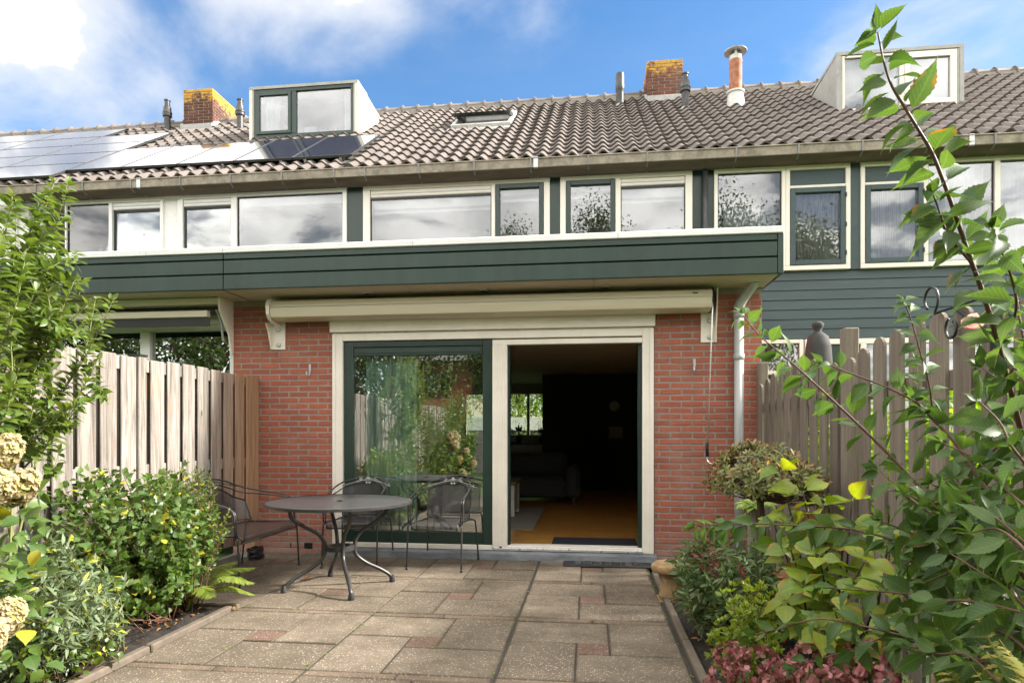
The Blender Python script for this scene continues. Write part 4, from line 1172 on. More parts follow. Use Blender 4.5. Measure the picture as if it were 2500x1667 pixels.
P(MB().tube([(-8.13, 8.55, 4.34), (-8.13, 8.55, 4.40)], .056, 16).obj('socket', 'pvc', d4, True))
for lab, x in (('steel wall hook on the bricks left of the sliding door', -2.996), ('steel wall hook on the bricks right of the open doorway', 1.039)):
    hk = thing('wall_hook', lab, 'wall hook', (x, YW - .01, 1.95), 0, 'steel hooks on the brick piers')
    MB().tube(spline([(0.0, -.004, .085), (0, -.004, .0), (-.004, -.02, -.035), (-.012, -.045, -.035), (-.016, -.05, -.005), (-.016, -.05, .01)], 4), .0075, 8).obj('hook', 'galv', hk, True)
    MB().box(-.012, .012, -.008, .0, .02, .095, .002).obj('plate', 'galv', hk)

# ------------------------------------------------------------------ fences
lf = thing('board_fence', 'tall weathered pine board fence along the left flower bed', 'fence', (-3.6, 3.0, 0))
FX = -3.56
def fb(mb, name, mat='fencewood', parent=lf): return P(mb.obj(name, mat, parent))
y = 6.40; k = 0
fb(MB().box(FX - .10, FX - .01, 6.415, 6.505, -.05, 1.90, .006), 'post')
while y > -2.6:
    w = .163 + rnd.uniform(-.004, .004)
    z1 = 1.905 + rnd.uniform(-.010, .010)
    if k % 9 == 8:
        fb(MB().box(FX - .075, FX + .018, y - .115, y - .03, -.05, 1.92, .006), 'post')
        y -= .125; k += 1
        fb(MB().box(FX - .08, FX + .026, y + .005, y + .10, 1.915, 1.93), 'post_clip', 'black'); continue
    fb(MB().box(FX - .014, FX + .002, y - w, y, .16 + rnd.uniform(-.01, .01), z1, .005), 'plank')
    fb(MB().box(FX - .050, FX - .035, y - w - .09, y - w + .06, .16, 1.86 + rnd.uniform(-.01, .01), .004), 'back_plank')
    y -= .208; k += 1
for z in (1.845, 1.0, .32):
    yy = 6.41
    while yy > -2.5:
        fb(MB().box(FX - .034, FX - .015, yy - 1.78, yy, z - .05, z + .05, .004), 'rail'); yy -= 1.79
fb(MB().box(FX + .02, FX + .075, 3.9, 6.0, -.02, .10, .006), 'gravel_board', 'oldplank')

rf_ = thing('picket_fence', 'grey weathered picket fence with rounded tops right of the brick pier', 'fence', (1.62, 4.0, 0))
GX = 1.62
def picket(y0, w, z1):
    """upright board with a rounded head"""
    mb = MB(); n = 8; pts = [(y0, .05), (y0 + w, .05), (y0 + w, z1 - w * .42)]
    for i in range(1, n): a = math.pi * i / n; pts.append((y0 + w / 2 + w / 2 * math.cos(a), z1 - w * .42 + w * .42 * math.sin(a)))
    pts.append((y0, z1 - w * .42))
    m = len(pts); x0, x1 = GX - .006, GX + .011
    tl = rnd.gauss(0, .004)
    mb.v = [(x0 + tl * (z - 1), yy, z) for yy, z in pts] + [(x1 + tl * (z - 1), yy, z) for yy, z in pts]
    for i in range(m): j = (i + 1) % m; mb.f.append((i, m + i, m + j, j))
    mb.f.append(tuple(range(m))); mb.f.append(tuple(range(2 * m - 1, m - 1, -1)))
    return P(mb.obj('picket', 'picketwood', rf_))
posts = [6.45, 4.36, 2.28, .20, -1.88]
for yp in posts: P(MB().box(GX + .012, GX + .10, yp - .045, yp + .045, -.05, 1.985 + rnd.uniform(-.01, .01), .006).obj('post', 'picketwood', rf_))
for ya, yb_ in zip(posts[:-1], posts[1:]):
    n = 10; step = (ya - yb_ - .06) / n
    for i in range(n):
        t = (i + .5) / n
        picket(ya - .03 - (i + 1) * step, step - .058 - rnd.uniform(0, .012), 1.745 + .135 * math.sin(math.pi * t) + rnd.uniform(-.012, .012))
    for z in (1.55, .95, .38): P(MB().box(GX + .012, GX + .05, yb_ + .046, ya - .046, z - .045, z + .045, .005).obj('rail', 'picketwood', rf_))
# scrolled iron hanging bracket on the fence
hb = thing('hanging_bracket', 'black scrolled iron hanging basket bracket on top of the picket fence', 'bracket', (1.6, 3.0, 1.7))
def curl(c, r, a0, a1, n=14, f=.45):
    return [(c[0], c[1] + r * (1 - f * i / n) * math.cos(R(a0 + (a1 - a0) * i / n)), c[2] + r * (1 - f * i / n) * math.sin(R(a0 + (a1 - a0) * i / n))) for i in range(n + 1)]
P(MB().tube([(1.59, 3.16, 1.86), (1.59, 2.78, 1.86)] , .006, 8).obj('arm', 'black', hb, True))
P(MB().tube([(1.59, 3.16, 1.86)] + curl((1.59, 3.20, 1.93), .075, 235, -60), .006, 8).obj('scroll', 'black', hb, True))
P(MB().tube([(1.59, 2.98, 1.84), (1.59, 2.72, 1.69)], .007, 8).obj('brace', 'black', hb, True))
P(MB().tube(curl((1.59, 3.02, 1.77), .055, 60, -250), .006, 8).obj('scroll', 'black', hb, True))
P(MB().box(1.582, 1.607, 2.70, 2.74, 1.55, 1.90, .003).obj('wall_plate', 'black', hb))

# ------------------------------------------------------------------ iron garden furniture
def uvsheet(name, rows, mat, parent):
    """grid of points (rows x cols) with metric UVs"""
    nr, nc = len(rows), len(rows[0])
    mb = MB()
    for r in rows: mb.v += [tuple(p) for p in r]
    for i in range(nr - 1):
        for j in range(nc - 1): mb.f.append((i * nc + j, i * nc + j + 1, (i + 1) * nc + j + 1, (i + 1) * nc + j))
    me = mb.mesh(name, mat, True)
    U = [0.] * nc; mid = nr // 2
    for j in range(1, nc): U[j] = U[j - 1] + (Vector(rows[mid][j]) - Vector(rows[mid][j - 1])).length
    V = [0.] * nr
    for i in range(1, nr): V[i] = V[i - 1] + (Vector(rows[i][nc // 2]) - Vector(rows[i - 1][nc // 2])).length
    uv = me.uv_layers.new(name='UVMap')
    for p in me.polygons:
        for li in p.loop_indices:
            vi = me.loops[li].vertex_index
            uv.data[li].uv = (U[vi % nc], V[vi // nc])
    return link(name, me, parent)
def foot(mb, x, y): mb.lathe([(0, 0), (.012, .002), (.015, .012), (.012, .024), (.0, .026)], 10, (x, y, 0))

tb = thing('garden_table', 'round dark mesh iron table with four curved legs on the patio', 'table', (-2.10, 5.15, 0))
TR = .60
n = 48
mb = MB(); mb.lathe([(TR - .004, .732), (TR, .728), (TR, .706), (TR - .012, .706), (TR - .012, .716)], n); shade_auto(mb.obj('rim', 'iron', tb))
rows = []
for i in range(-24, 25):
    pass
mb = MB(); me_rows = 12
mb.v.append((0, 0, .7285))
for i in range(1, me_rows + 1):
    for j in range(n):
        a = 2 * math.pi * j / n; r = (TR - .003) * i / me_rows
        mb.v.append((r * math.cos(a), r * math.sin(a), .7285))
for j in range(n): mb.f.append((0, 1 + j, 1 + (j + 1) % n))
for i in range(me_rows - 1):
    for j in range(n): mb.f.append((1 + i * n + j, 1 + (i + 1) * n + j, 1 + (i + 1) * n + (j + 1) % n, 1 + i * n + (j + 1) % n))
me = mb.mesh('table_top', 'mesh_fine')
uv = me.uv_layers.new(name='UVMap')
for p in me.polygons:
    for li in p.loop_indices:
        v = me.vertices[me.loops[li].vertex_index].co; uv.data[li].uv = (v.x * 1.0, v.y * 1.0)
link('table_top', me, tb)
shade_auto(MB().lathe([(.03, .732), (.03, .736), (.022, .736), (.022, .70)], 18).obj('parasol_hole', 'iron', tb))
MB().box(-.56, .56, -.012, .012, .708, .724).box(-.012, .012, -.56, -.013, .708, .724).box(-.012, .012, .013, .56, .708, .724).obj('cross_bar', 'iron', tb)
for q in range(4):
    a = R(33 + 90 * q); ca, sa = math.cos(a), math.sin(a)
    prof = [(.40, .708), (.405, .66), (.385, .60), (.30, .535), (.19, .47), (.135, .40), (.122, .33), (.14, .26), (.22, .19), (.34, .125), (.425, .065), (.448, .015), (.45, .0)]
    leg = MB().tube(spline([(r * ca, r * sa, z) for r, z in prof], 5), .0165, 10).obj('leg', 'iron', tb, True)
    MB().lathe([(.0, 0), (.024, 0), (.026, .008), (.020, .05), (.017, .06)], 14, (.45 * ca, .45 * sa, 0)).obj('foot_cap', 'darkpipe', leg, True)
shade_auto(MB().lathe([(.085, .315), (.118, .315), (.118, .355), (.085, .355), (.085, .315)], 24).obj('ring', 'iron', tb))

def leafplate(mb, c, s, rz, flat):
    """little ivy leaf of the chair back; lies in the x-z plane"""
    pts = [(0, -.5), (.28, -.3), (.6, -.25), (.42, .05), (.5, .4), (.2, .32), (0, .7), (-.2, .32), (-.5, .4), (-.42, .05), (-.6, -.25), (-.28, -.3)]
    b = len(mb.v)
    for x, z in pts:
        xr, zr = x * math.cos(rz) - z * math.sin(rz), x * math.sin(rz) + z * math.cos(rz)
        mb.v.append((c[0] + xr * s, c[1] - .004, c[2] + zr * s))
    mb.v.append((c[0], c[1] - .010, c[2]))
    for i in range(12): mb.f.append((b + i, b + (i + 1) % 12, b + 12))
def seat_furniture(name, label, half, loc, rz, cat, group):
    """barrel-back iron seat, local -y is the front; half = half width"""
    t = thing(name, label, cat, loc, rz, group)
    H_ = half; D = .30
    deep = lambda x: .0 if half < .4 else 0.
    # seat sheet with rolled front edge
    rows = []
    for i, (yy, zz) in enumerate([(-D - .012, .385), (-D - .016, .415), (-D + .0, .44), (-D + .04, .45), (-.12, .435), (.05, .43), (.19, .435)]):
        rows.append([(-H_ + .03 + (2 * H_ - .06) * j / 12, yy, zz) for j in range(13)])
    uvsheet('seat', rows, 'mesh', t)
    # back sheet: barrel curve
    def bx(u, z):      # u -1..1 round the back
        if half < .4:
            a = u * R(82); rr = H_ - .01
            top = .78 - .13 * (abs(u) ** 2.4)
            return (rr * math.sin(a) * (1 + .06 * (z)), .02 + .24 * math.cos(a) + .06 * z, .455 + (top - .455) * z)
        e = max(0, abs(u) - .82) / .18
        top = .80 - .16 * (abs(u) ** 2)
        return (u * (H_ - .03), .25 - .10 * e ** 1.5 + .07 * z, .455 + (top - .455) * z)
    cu = 1.0 if half > .4 else .78
    rows = [[bx(-cu + 2 * cu * j / 16, i / 6) for j in range(17)] for i in range(7)]
    uvsheet('back', rows, 'mesh', t)
    mb = MB(); mb.tube([bx(-cu + 2 * cu * j / 16, 1) for j in range(17)], .007, 8)
    mb.tube([bx(-cu + 2 * cu * j / 16, 0) for j in range(17)], .006, 8)
    for u in (-cu, cu): mb.tube([bx(u, i / 6) for i in range(7)], .006, 8)
    mb.obj('back_frame', 'iron', t, True)
    # seat frame
    mb = MB()
    for s in (-1, 1): mb.tube([(s * (H_ - .03), -D - .012, .385), (s * (H_ - .03), -D - .012, .42), (s * (H_ - .03), -D + .03, .449), (s * (H_ - .03), -.1, .436), (s * (H_ - .03), .19, .435)], .008, 8)
    mb.tube([(-H_ + .03, -D - .012, .385), (H_ - .03, -D - .012, .385)], .007, 8)
    mb.tube([(-H_ + .03, .19, .435), (H_ - .03, .19, .435)], .007, 8)
    mb.obj('seat_frame', 'iron', t, True)
    # double hoop that forms arms and crest
    topz = .84 if half < .4 else .88
    def hoop(off, dz):
        pts = []
        w = H_ + .015 + off
        L = [(-w, -D + .02, .45), (-w - .005, -D + .03, .56), (-w - .002, -D + .04, .645), (-w + .004, -.16, .70 + dz * .4)]
        if half < .4:
            L += [(-w * .96, .02, .755 + dz), (-w * .78, .17, .80 + dz), (-w * .42, .28, topz - .015 + dz)]
            mid = (0, .315, topz + dz)
        else:
            L += [(-w * .97, .08, .735 + dz * .6), (-w * .86, .24, .775 + dz), (-w * .5, .325, topz - .03 + dz)]
            mid = (0, .335, topz + dz)
        pts = L + [mid] + [(-x, y, z) for x, y, z in reversed(L)]
        return spline(pts, 5)
    MB().tube(hoop(.0, .0), .008, 8).obj('arm_hoop', 'iron', t, True)
    MB().tube(hoop(-.022, -.05), .0065, 8).obj('inner_hoop', 'iron', t, True)
    # scrolls and ivy leaves between the hoops
    mb = MB()
    k = .62 if half < .4 else .5
    ym = .30 if half < .4 else .33
    for s in (-1, 1):
        x0 = s * H_ * k
        zc = topz - .04
        mb.tube([(x0 + s * .10, ym - .09, zc - .052), (x0, ym - .03, zc - .02), (x0 - s * .10, ym - .01, zc + .005), (x0 - s * .135, ym - .005, zc + .01), (x0 - s * .14, ym - .005, zc - .01), (x0 - s * .12, ym - .005, zc - .014)], .004, 6)
        mb.tube([(x0 + s * .06, ym - .06, zc - .045), (x0 + s * .085, ym - .07, zc - .035), (x0 + s * .075, ym - .065, zc - .02)], .004, 6)
    mb.tube([(-.10, ym, topz - .02), (.10, ym, topz - .02)], .003, 6)
    mb.tube([(0, ym, topz - .01), (0, ym - .01, topz - .07)], .004, 6)
    for x, a in ((-.085, .4), (0, 0), (.085, -.4)): leafplate(mb, (x, ym - .002, topz - .022), .042, a, 0)
    mb.lathe([(0, -.012), (.011, -.006), (.012, .004), (0, .012)], 8, (-.015, ym - .012, topz - .063)); mb.lathe([(0, -.012), (.011, -.006), (.012, .004), (0, .012)], 8, (.015, ym - .012, topz - .063))
    mb.obj('ivy_crest', 'galv' if half < .4 else 'iron', t, True)
    # legs
    for s in (-1, 1):
        mb = MB().tube(spline([(s * (H_ - .03), -D + .06, .43), (s * (H_ + .005), -D + .015, .425), (s * (H_ + .012), -D - .0, .38), (s * (H_ + .016), -D - .02, .012)], 4), .0085, 8); foot(mb, s * (H_ + .016), -D - .02); mb.obj('leg', 'iron', t, True)
        mb = MB().tube(spline([(s * (H_ - .04), .10, .432), (s * (H_ - .005), .20, .42), (s * (H_ + .005), .235, .35), (s * (H_ + .02), .28, .012)], 4), .0085, 8); foot(mb, s * (H_ + .02), .28); mb.obj('leg', 'iron', t, True)
        for dx in (0, -.022): MB().box(s * (H_ + .01 + dx) - .007, s * (H_ + .01 + dx) + .007, -D + .012, -D + .03, .42, .45).obj('joint', 'iron', t)
    return t
seat_furniture('garden_chair', 'iron mesh chair with ivy crest standing half behind the round table', .255, (-2.31, 6.17, 0), R(3), 'chair', 'iron mesh chairs in front of the glass door')
seat_furniture('garden_chair', 'iron mesh chair with ivy crest standing free beside the round table', .255, (-1.435, 6.17, 0), R(-5), 'chair', 'iron mesh chairs in front of the glass door')
seat_furniture('garden_bench', 'iron mesh two seat bench with its back to the board fence', .515, (-3.17, 5.42, 0), R(90), 'bench', None)
hs_ = thing('garden_hose', 'dark coiled garden hose on the ground behind the iron bench', 'hose', (-3.45, 6.15, 0))
pts = []
for i in range(150):
    a = i * .33; pts.append((-3.42 + (.055 + .012 * math.sin(i * .7)) * math.cos(a), 6.16 + (.10 + .02 * math.sin(i * .41)) * math.sin(a), .02 + .10 * (i / 150) + .008 * math.sin(i * 1.3)))
P(MB().tube(pts, .011, 8).obj('coil', 'black', hs_, True))

# ------------------------------------------------------------------ doormats
dm = thing('doormat', 'worn black rubber doormat with raised letters outside the open door', 'doormat', (.12, 6.28, 0))
P(MB().box(-.26, .60, 6.20, 6.425, .002, .016, .003).obj('mat', 'rubber', dm))
GL = {'W': [(0, 1, .22, 0), (.22, 0, .5, .7), (.5, .7, .78, 0), (.78, 0, 1, 1)], 'E': [(0, 0, 0, 1), (0, 0, .9, 0), (0, .5, .8, .5), (0, 1, .9, 1)], 'L': [(0, 0, 0, 1), (0, 0, .9, 0)], 'C': [(.9, 0, 0, 0), (0, 0, 0, 1), (0, 1, .9, 1)],
      'O': [(0, 0, 0, 1), (0, 1, .9, 1), (.9, 1, .9, 0), (.9, 0, 0, 0)], 'M': [(0, 0, 0, 1), (0, 1, .5, .35), (.5, .35, 1, 1), (1, 1, 1, 0)]}
for i, chx in enumerate('WELCOM' + 'E'):
    mb = MB(); cx0 = .50 - i * .098
    for a, b_, c_, d_ in GL[chx]:
        p0 = Vector((cx0 - a * .068, 6.37 - b_ * .11, .0185)); p1 = Vector((cx0 - c_ * .068, 6.37 - d_ * .11, .0185))
        mb.tube([p0, p1], .008, 6)
    P(mb.obj('letter', 'rubberletter', dm))
tag(MB().box(-.42, .52, 6.86, 7.45, FZ + .001, FZ + .012, .004).obj('doormat', 'mat_navy'), 'dark navy doormat on the wooden floor just inside the door', 'doormat')

# ------------------------------------------------------------------ inside the room
cur = thing('curtain', 'pleated green curtain hanging behind the glass of the sliding door', 'curtain', (-2.1, 6.9, 0))
P(curtain_mesh(-2.43, -1.86, .10, 2.42, 6.67, 'curtain', cur, .038, .105, 'cloth'))
tag(MB().box(-2.9, -.72, 8.05, 10.4, FZ + .001, FZ + .014, .004).obj('rug', 'rug'), 'light grey wool rug on the parquet under the coffee table', 'rug')
ct = thing('coffee_table', 'white coffee table with rustic wooden top on the grey rug', 'coffee table', (-1.6, 9.4, FZ + .014))
z0 = FZ + .014
P(MB().box(-2.2, -1.06, 9.1, 9.85, z0 + .46, z0 + .51, .006).obj('top', 'tabletop_wood', ct))
for x in (-2.16, -1.16):
    for y_ in (9.15, 9.74): P(MB().box(x, x + .07, y_, y_ + .07, z0, z0 + .459, .004).obj('leg', 'white', ct))
P(MB().box(-2.08, -1.17, 9.16, 9.18, z0 + .06, z0 + .45).box(-1.12, -1.10, 9.23, 9.735, z0 + .06, z0 + .45).box(-2.08, -1.17, 9.78, 9.80, z0 + .06, z0 + .45).obj('side_panel', 'white', ct))
so = thing('sofa', 'dark grey fabric sofa in the shade of the living room', 'sofa', (-1.6, 11.2, FZ))
P(MB().box(-3.0, -.42, 11.0, 11.9, FZ + .10, FZ + .45, .05).obj('seat', 'sofa', so))
P(MB().box(-3.0, -.42, 11.6, 11.95, FZ + .451, FZ + .86, .07).obj('backrest', 'sofa', so))
P(MB().box(-.41, -.18, 10.98, 11.95, FZ + .10, FZ + .64, .06).obj('armrest', 'sofa', so))
for x in (-2.9, -.3): P(MB().box(x, x + .05, 11.05, 11.1, FZ, FZ + .099).obj('leg', 'black', so))
kc = thing('kitchen_units', 'white kitchen cabinets with dark worktop under the back window', 'kitchen cabinet', (-2, 16.1, FZ))
P(MB().box(-3.5, -.4, 15.9, 16.48, 1.005, 1.045, .004).obj('worktop', 'worktop', kc))
for i in range(5): P(MB().box(-3.48 + i * .614, -3.48 + i * .614 + .606, 15.93, 16.47, .16, 1.0, .004).obj('cabinet_door', 'cabinet', kc))
P(MB().box(-3.48, -.42, 16.0, 16.47, FZ, .158).obj('plinth', 'black', kc))
P(MB().tube([(-1.62, 15.915, .93), (-1.48, 15.915, .93)], .008, 6).obj('handle', 'chrome', kc))
tp = thing('kitchen_tap', 'curved chrome kitchen tap in front of the back window', 'tap', (-1.95, 16.2, 1.046))
MB().tube(spline([(0, 0, 0), (0, 0, .26), (-.03, -.03, .33), (-.1, -.06, .35), (-.17, -.08, .31), (-.18, -.09, .26)], 5), .014, 10).obj('spout', 'chrome', tp, True)
MB().box(-.03, .03, -.03, .03, 0, .03, .006).obj('base', 'chrome', tp)
pl_ = [(-1.80, 'potted plant with one big leaf beside the tap', .32), (-1.22, 'dark potted plant on the worktop right of the window bar', .26)]
for x, lab, hh in pl_:
    t = thing('potted_plant', lab, 'plant', (x, 16.15, 1.046), 0, 'plants on the kitchen worktop')
    MB().lathe([(0, 0), (.06, 0), (.075, .15), (.065, .15), (.06, .13), (0, .13)], 16).obj('pot', 'darkpipe', t, True)
    mb = MB()
    for q in range(7):
        a = q * 2.4; mb.tube(spline([(0, 0, .12), (.03 * math.cos(a), .03 * math.sin(a), .12 + hh * .5), (.09 * math.cos(a), .09 * math.sin(a), .12 + hh * (.6 + .08 * q))], 4), [.006] * 5 + [.022, .032, .024, .003], 6)
    mb.obj('leaves', 'lf_bright' if x < -1.5 else 'lf_dark', t, True)
# things on and along the dark wall
wc = thing('wall_clock', 'small round clock on the dark living room wall', 'clock', (.52, 13.69, 1.87))
MB().lathe([(0, .0), (.12, 0), (.13, .02), (.12, .03), (0, .03)], 24).xf(Matrix.Rotation(R(90), 4, 'X')).obj('case', 'tabletop_wood', wc)
MB().lathe([(0, .032), (.105, .032)], 24).xf(Matrix.Rotation(R(90), 4, 'X')).obj('dial', 'lace', wc)
fn = thing('wall_fan', 'folded paper fan spread on the dark living room wall', 'fan', (2.0 - .62, 13.69, 1.78))
mb = MB()
for i in range(20):
    a0, a1 = R(8 + i * 8.2), R(8 + (i + 1) * 8.2)
    d = -.012 if i % 2 else -.002
    mb.quad((.12 * math.cos(a0), -.004, .12 * math.sin(a0)), (.12 * math.cos(a1), -.004, .12 * math.sin(a1)), (.30 * math.cos(a1), d, .30 * math.sin(a1)), (.30 * math.cos(a0), -.014 - d, .30 * math.sin(a0)))
mb.obj('paper', 'pt_rose', fn); MB().tube([(0, -.01, .0), (-.10, -.01, .12)], .008, 6).tube([(0, -.01, .0), (.10, -.01, .12)], .008, 6).obj('ribs', 'bark', fn)
for lab, x, z, w, h_ in (('pale picture card on the dark wall below the clock', .55, 1.18, .20, .17), ('pale picture card on the dark wall below the fan', 1.33, 1.10, .20, .22)):
    pc = thing('picture_card', lab, 'picture', (x, 13.69, z), 0, 'cards on the dark wall')
    MB().box(-w, w, -.012, -.002, 0, h_ * 2, .003).xf(Matrix.Scale(.75, 4)).obj('card', 'rug', pc)
    MB().box(-w - .01, w + .01, -.0015, 0, -.01, h_ * 2 + .01).xf(Matrix.Scale(.75, 4)).obj('backing', 'black', pc)

# ------------------------------------------------------------------ small garden things
bb = thing('stone_pedestal', 'small mossy sandstone bird bath on a stubby foot beside the doormat', 'bird bath', (.64, 5.12, 0))
mb = MB(); prof = [(0, .0), (.098, 0), (.095, .03), (.086, .08), (.082, .15), (.088, .195), (.125, .205), (.15, .215), (.158, .235), (.156, .262), (.14, .28), (.11, .272), (.06, .262), (0, .26)]
mb.lathe(prof, 28)
mb.v = [tuple(Vector(v) + Vector(v).normalized() * .012 * noise.noise(Vector(v) * 24)) for v in mb.v]
mb.obj('stone', 'stone_mossy', bb, True)
MB().box(-.11, .11, -.11, .11, -.06, -.001).obj('base_slab', 'stone_mossy', bb)
pz = thing('parasol', 'closed parasol under a grey cover behind the picket fence', 'parasol', (2.33, 6.85, 0))
mb = MB(); mb.lathe([(.10, 1.0), (.125, 1.2), (.135, 1.5), (.13, 1.8), (.135, 2.0), (.125, 2.18), (.10, 2.29), (.045, 2.335), (.03, 2.35), (.05, 2.385), (.06, 2.42), (.03, 2.445), (0, 2.45)], 24)
mb.v = [(v[0] * (1 + .16 * noise.noise(Vector((v[0] * 9, v[1] * 9, v[2] * 3)))), v[1] * (1 + .16 * noise.noise(Vector((v[0] * 9, v[1] * 9, v[2] * 3 + 7)))), v[2]) for v in mb.v]
mb.obj('cover', 'parasolcover', pz, True)
MB().tube([(0, 0, -.06), (0, 0, 1.2)], .024, 10).obj('pole', 'galv', pz, True)

# ------------------------------------------------------------------ plants
def leaf_data(L=1., Wd=.5, n=6, serr=0., fold=.12, curl=.15, peak=.42, tip=1.0, pet=.0, cup=0.):
    """leaf along +y from the origin, normal +z; returns verts, quads, uvs"""
    V, F, U = [], [], []
    if pet: V += [(-.008, 0, 0), (.0, 0, .006), (.008, 0, 0)]; U += [(.49, 0), (.5, 0), (.51, 0)]
    for i in range(n + 1):
        t = i / n
        a = t / peak if t < peak else 1 - (t - peak) / (1 - peak)
        w = Wd / 2 * (math.sin(a * math.pi / 2) ** (.75 if t < peak else 1.15 * tip))
        if i in (0, n): w = .006
        if serr and 0 < i < n: w *= 1 + serr * (1 if i % 2 else -1)
        z = -curl * t * t + cup * t
        y = pet + t * (L - pet)
        V += [(-w, y, z + fold * w), (0, y, z), (w, y, z + fold * w)]
        v = .02 + t * .98; U += [(.5 - .5 * w / (Wd / 2), v), (.5, v), (.5 + .5 * w / (Wd / 2), v)]
    r = len(V) // 3
    for i in range(r - 1):
        b = i * 3
        F += [(b, b + 1, b + 4, b + 3), (b + 1, b + 2, b + 5, b + 4)]
    return np.array(V, float), F, np.array(U, float)
def data_mesh(name, d, mat):
    me = bpy.data.meshes.new(name); me.from_pydata([tuple(v) for v in d[0]], [], d[1])
    uv = me.uv_layers.new(name='UVMap')
    idx = [i for f in d[1] for i in f]
    uv.data.foreach_set('uv', d[2][idx].ravel())
    me.materials.append(M[mat]); me.polygons.foreach_set('use_smooth', [True] * len(me.polygons)); me.update()
    return me
def orient(p, d, up, sc, roll=0., wsc=1.):
    y = Vector(d).normalized(); x = y.cross(Vector(up))
    if x.length < 1e-4: x = y.orthogonal()
    x.normalize(); z = x.cross(y)
    if roll:
        c, s = math.cos(roll), math.sin(roll); x, z = x * c + z * s, z * c - x * s
    m = Matrix(((x.x * sc * wsc, y.x * sc, z.x * sc, p[0]), (x.y * sc * wsc, y.y * sc, z.y * sc, p[1]), (x.z * sc * wsc, y.z * sc, z.z * sc, p[2]), (0, 0, 0, 1)))
    return m
class Foliage:
    """leaf positions of one plant; the first few hundred become single objects, the rest one mesh"""
    def __init__(s, datas, mat, name='leaf'): s.datas, s.mat, s.name, s.items = datas, mat, name, []
    def add(s, m, k=None): s.items.append((rnd.randrange(len(s.datas)) if k is None else k, m))
    def build(s, parent, single=0, restname='foliage'):
        items = s.items
        if single:
            mes = [data_mesh(s.name, d, s.mat) for d in s.datas]
            if len(items) > single:
                c = cam.location
                def rank(it):
                    p = it[1].translation; d = (p - c).length
                    u = math.cos(YAW) * p.x + math.sin(YAW) * p.y; w = -math.sin(YAW) * p.x + math.cos(YAW) * p.y
                    out = 0 if (w > .3 and abs(u / w) < .82 and (CAMH - p.z) / w < .41) else 50
                    return out + d
                items = sorted(items, key=rank)
            for k, m in items[:single]: link(s.name, mes[k], parent, m)
            items = items[single:]
        if not items: return
        Vs, Us, loops, counts, off = [], [], [], [], 0
        for k, m in items:
            V, F, U = s.datas[k]
            A = np.array(m)[:3]
            Vs.append(V @ A[:, :3].T + A[:, 3])
            for f in F: loops.extend(off + i for i in f); counts.append(len(f))
            Us.append(U); off += len(V)
        V = np.concatenate(Vs); U = np.concatenate(Us)
        me = bpy.data.meshes.new(restname)
        me.vertices.add(len(V)); me.vertices.foreach_set('co', V.ravel())
        me.loops.add(len(loops)); me.loops.foreach_set('vertex_index', loops)
        st = np.concatenate(([0], np.cumsum(counts)[:-1]))
        me.polygons.add(len(counts)); me.polygons.foreach_set('loop_start', st); me.polygons.foreach_set('loop_total', counts)
        me.polygons.foreach_set('use_smooth', [True] * len(counts))
        uv = me.uv_layers.new(name='UVMap'); uv.data.foreach_set('uv', U[np.array(loops)].ravel())
        me.materials.append(M[s.mat]); me.update(calc_edges=True); me.validate()
        o = link(restname, me, parent); o['kind'] = 'stuff'; return o
def rv(s=1.): return Vector((rnd.gauss(0, s), rnd.gauss(0, s), rnd.gauss(0, s)))
def lerp_path(P_, t):
    f = t * (len(P_) - 1); i = min(int(f), len(P_) - 2); return P_[i].lerp(P_[i + 1], f - i), (P_[i + 1] - P_[i]).normalized()

def plant(name, label, cat, base, group=None):
    t = thing(name, label, cat, base, 0, group); t['b'] = 1; del t['b']; return t
def addstem(mb, pts, r0, r1, k=6):
    n = len(pts); mb.tube(pts, [r0 + (r1 - r0) * i / (n - 1) for i in range(n)], k)

LD = {
 'vib': [leaf_data(1, .46, 18, .075, .35, .25, .40, 1.45, .13), leaf_data(1, .42, 18, .075, .20, .45, .38, 1.4, .13), leaf_data(1, .50, 18, .075, .55, .15, .40, 1.4, .13), leaf_data(1, .40, 18, .075, .3, -.18, .40, 1.5, .12), leaf_data(1, .44, 18, .075, .7, .55, .40, 1.4, .13)],
 'ov': [leaf_data(1, .48, 8, .0, .3, .25, .45, 1., .10), leaf_data(1, .44, 8, 0, .15, .4, .42, 1., .10), leaf_data(1, .5, 8, 0, .5, .1, .45, 1, .10)],
 'ser': [leaf_data(1, .72, 8, .16, .3, .2, .42, 1, .16), leaf_data(1, .8, 8, .2, .15, .35, .4, 1, .16), leaf_data(1, .66, 8, .18, .45, .1, .42, 1, .16)],
 'sm': [leaf_data(1, .5, 4, 0, .25, .2, .5), leaf_data(1, .45, 4, 0, .4, .05, .5)],
 'lan': [leaf_data(1, .26, 6, 0, .3, .35, .4, 1, .06), leaf_data(1, .3, 6, 0, .2, .5, .4, 1, .06), leaf_data(1, .28, 6, 0, .4, .15, .4, 1, .06)],
 'hyd': [leaf_data(1, .66, 12, .03, .3, .2, .45, 1.1, .16), leaf_data(1, .72, 12, .03, .18, .35, .42, 1.1, .16), leaf_data(1, .6, 12, .03, .5, .1, .45, 1.1, .16)],
 'rh': [leaf_data(1, .30, 4, 0, -.25, .12, .55), leaf_data(1, .34, 4, 0, -.15, .25, .55)],
 'pet': [leaf_data(1, .95, 3, 0, .2, -.1, .6)],
 'tree': [leaf_data(1, .6, 2, 0, .3, .2, .5), leaf_data(1, .7, 2, 0, .1, .3, .5)],
 'wil': [leaf_data(1, .16, 3, 0, .2, .2, .4)],
}

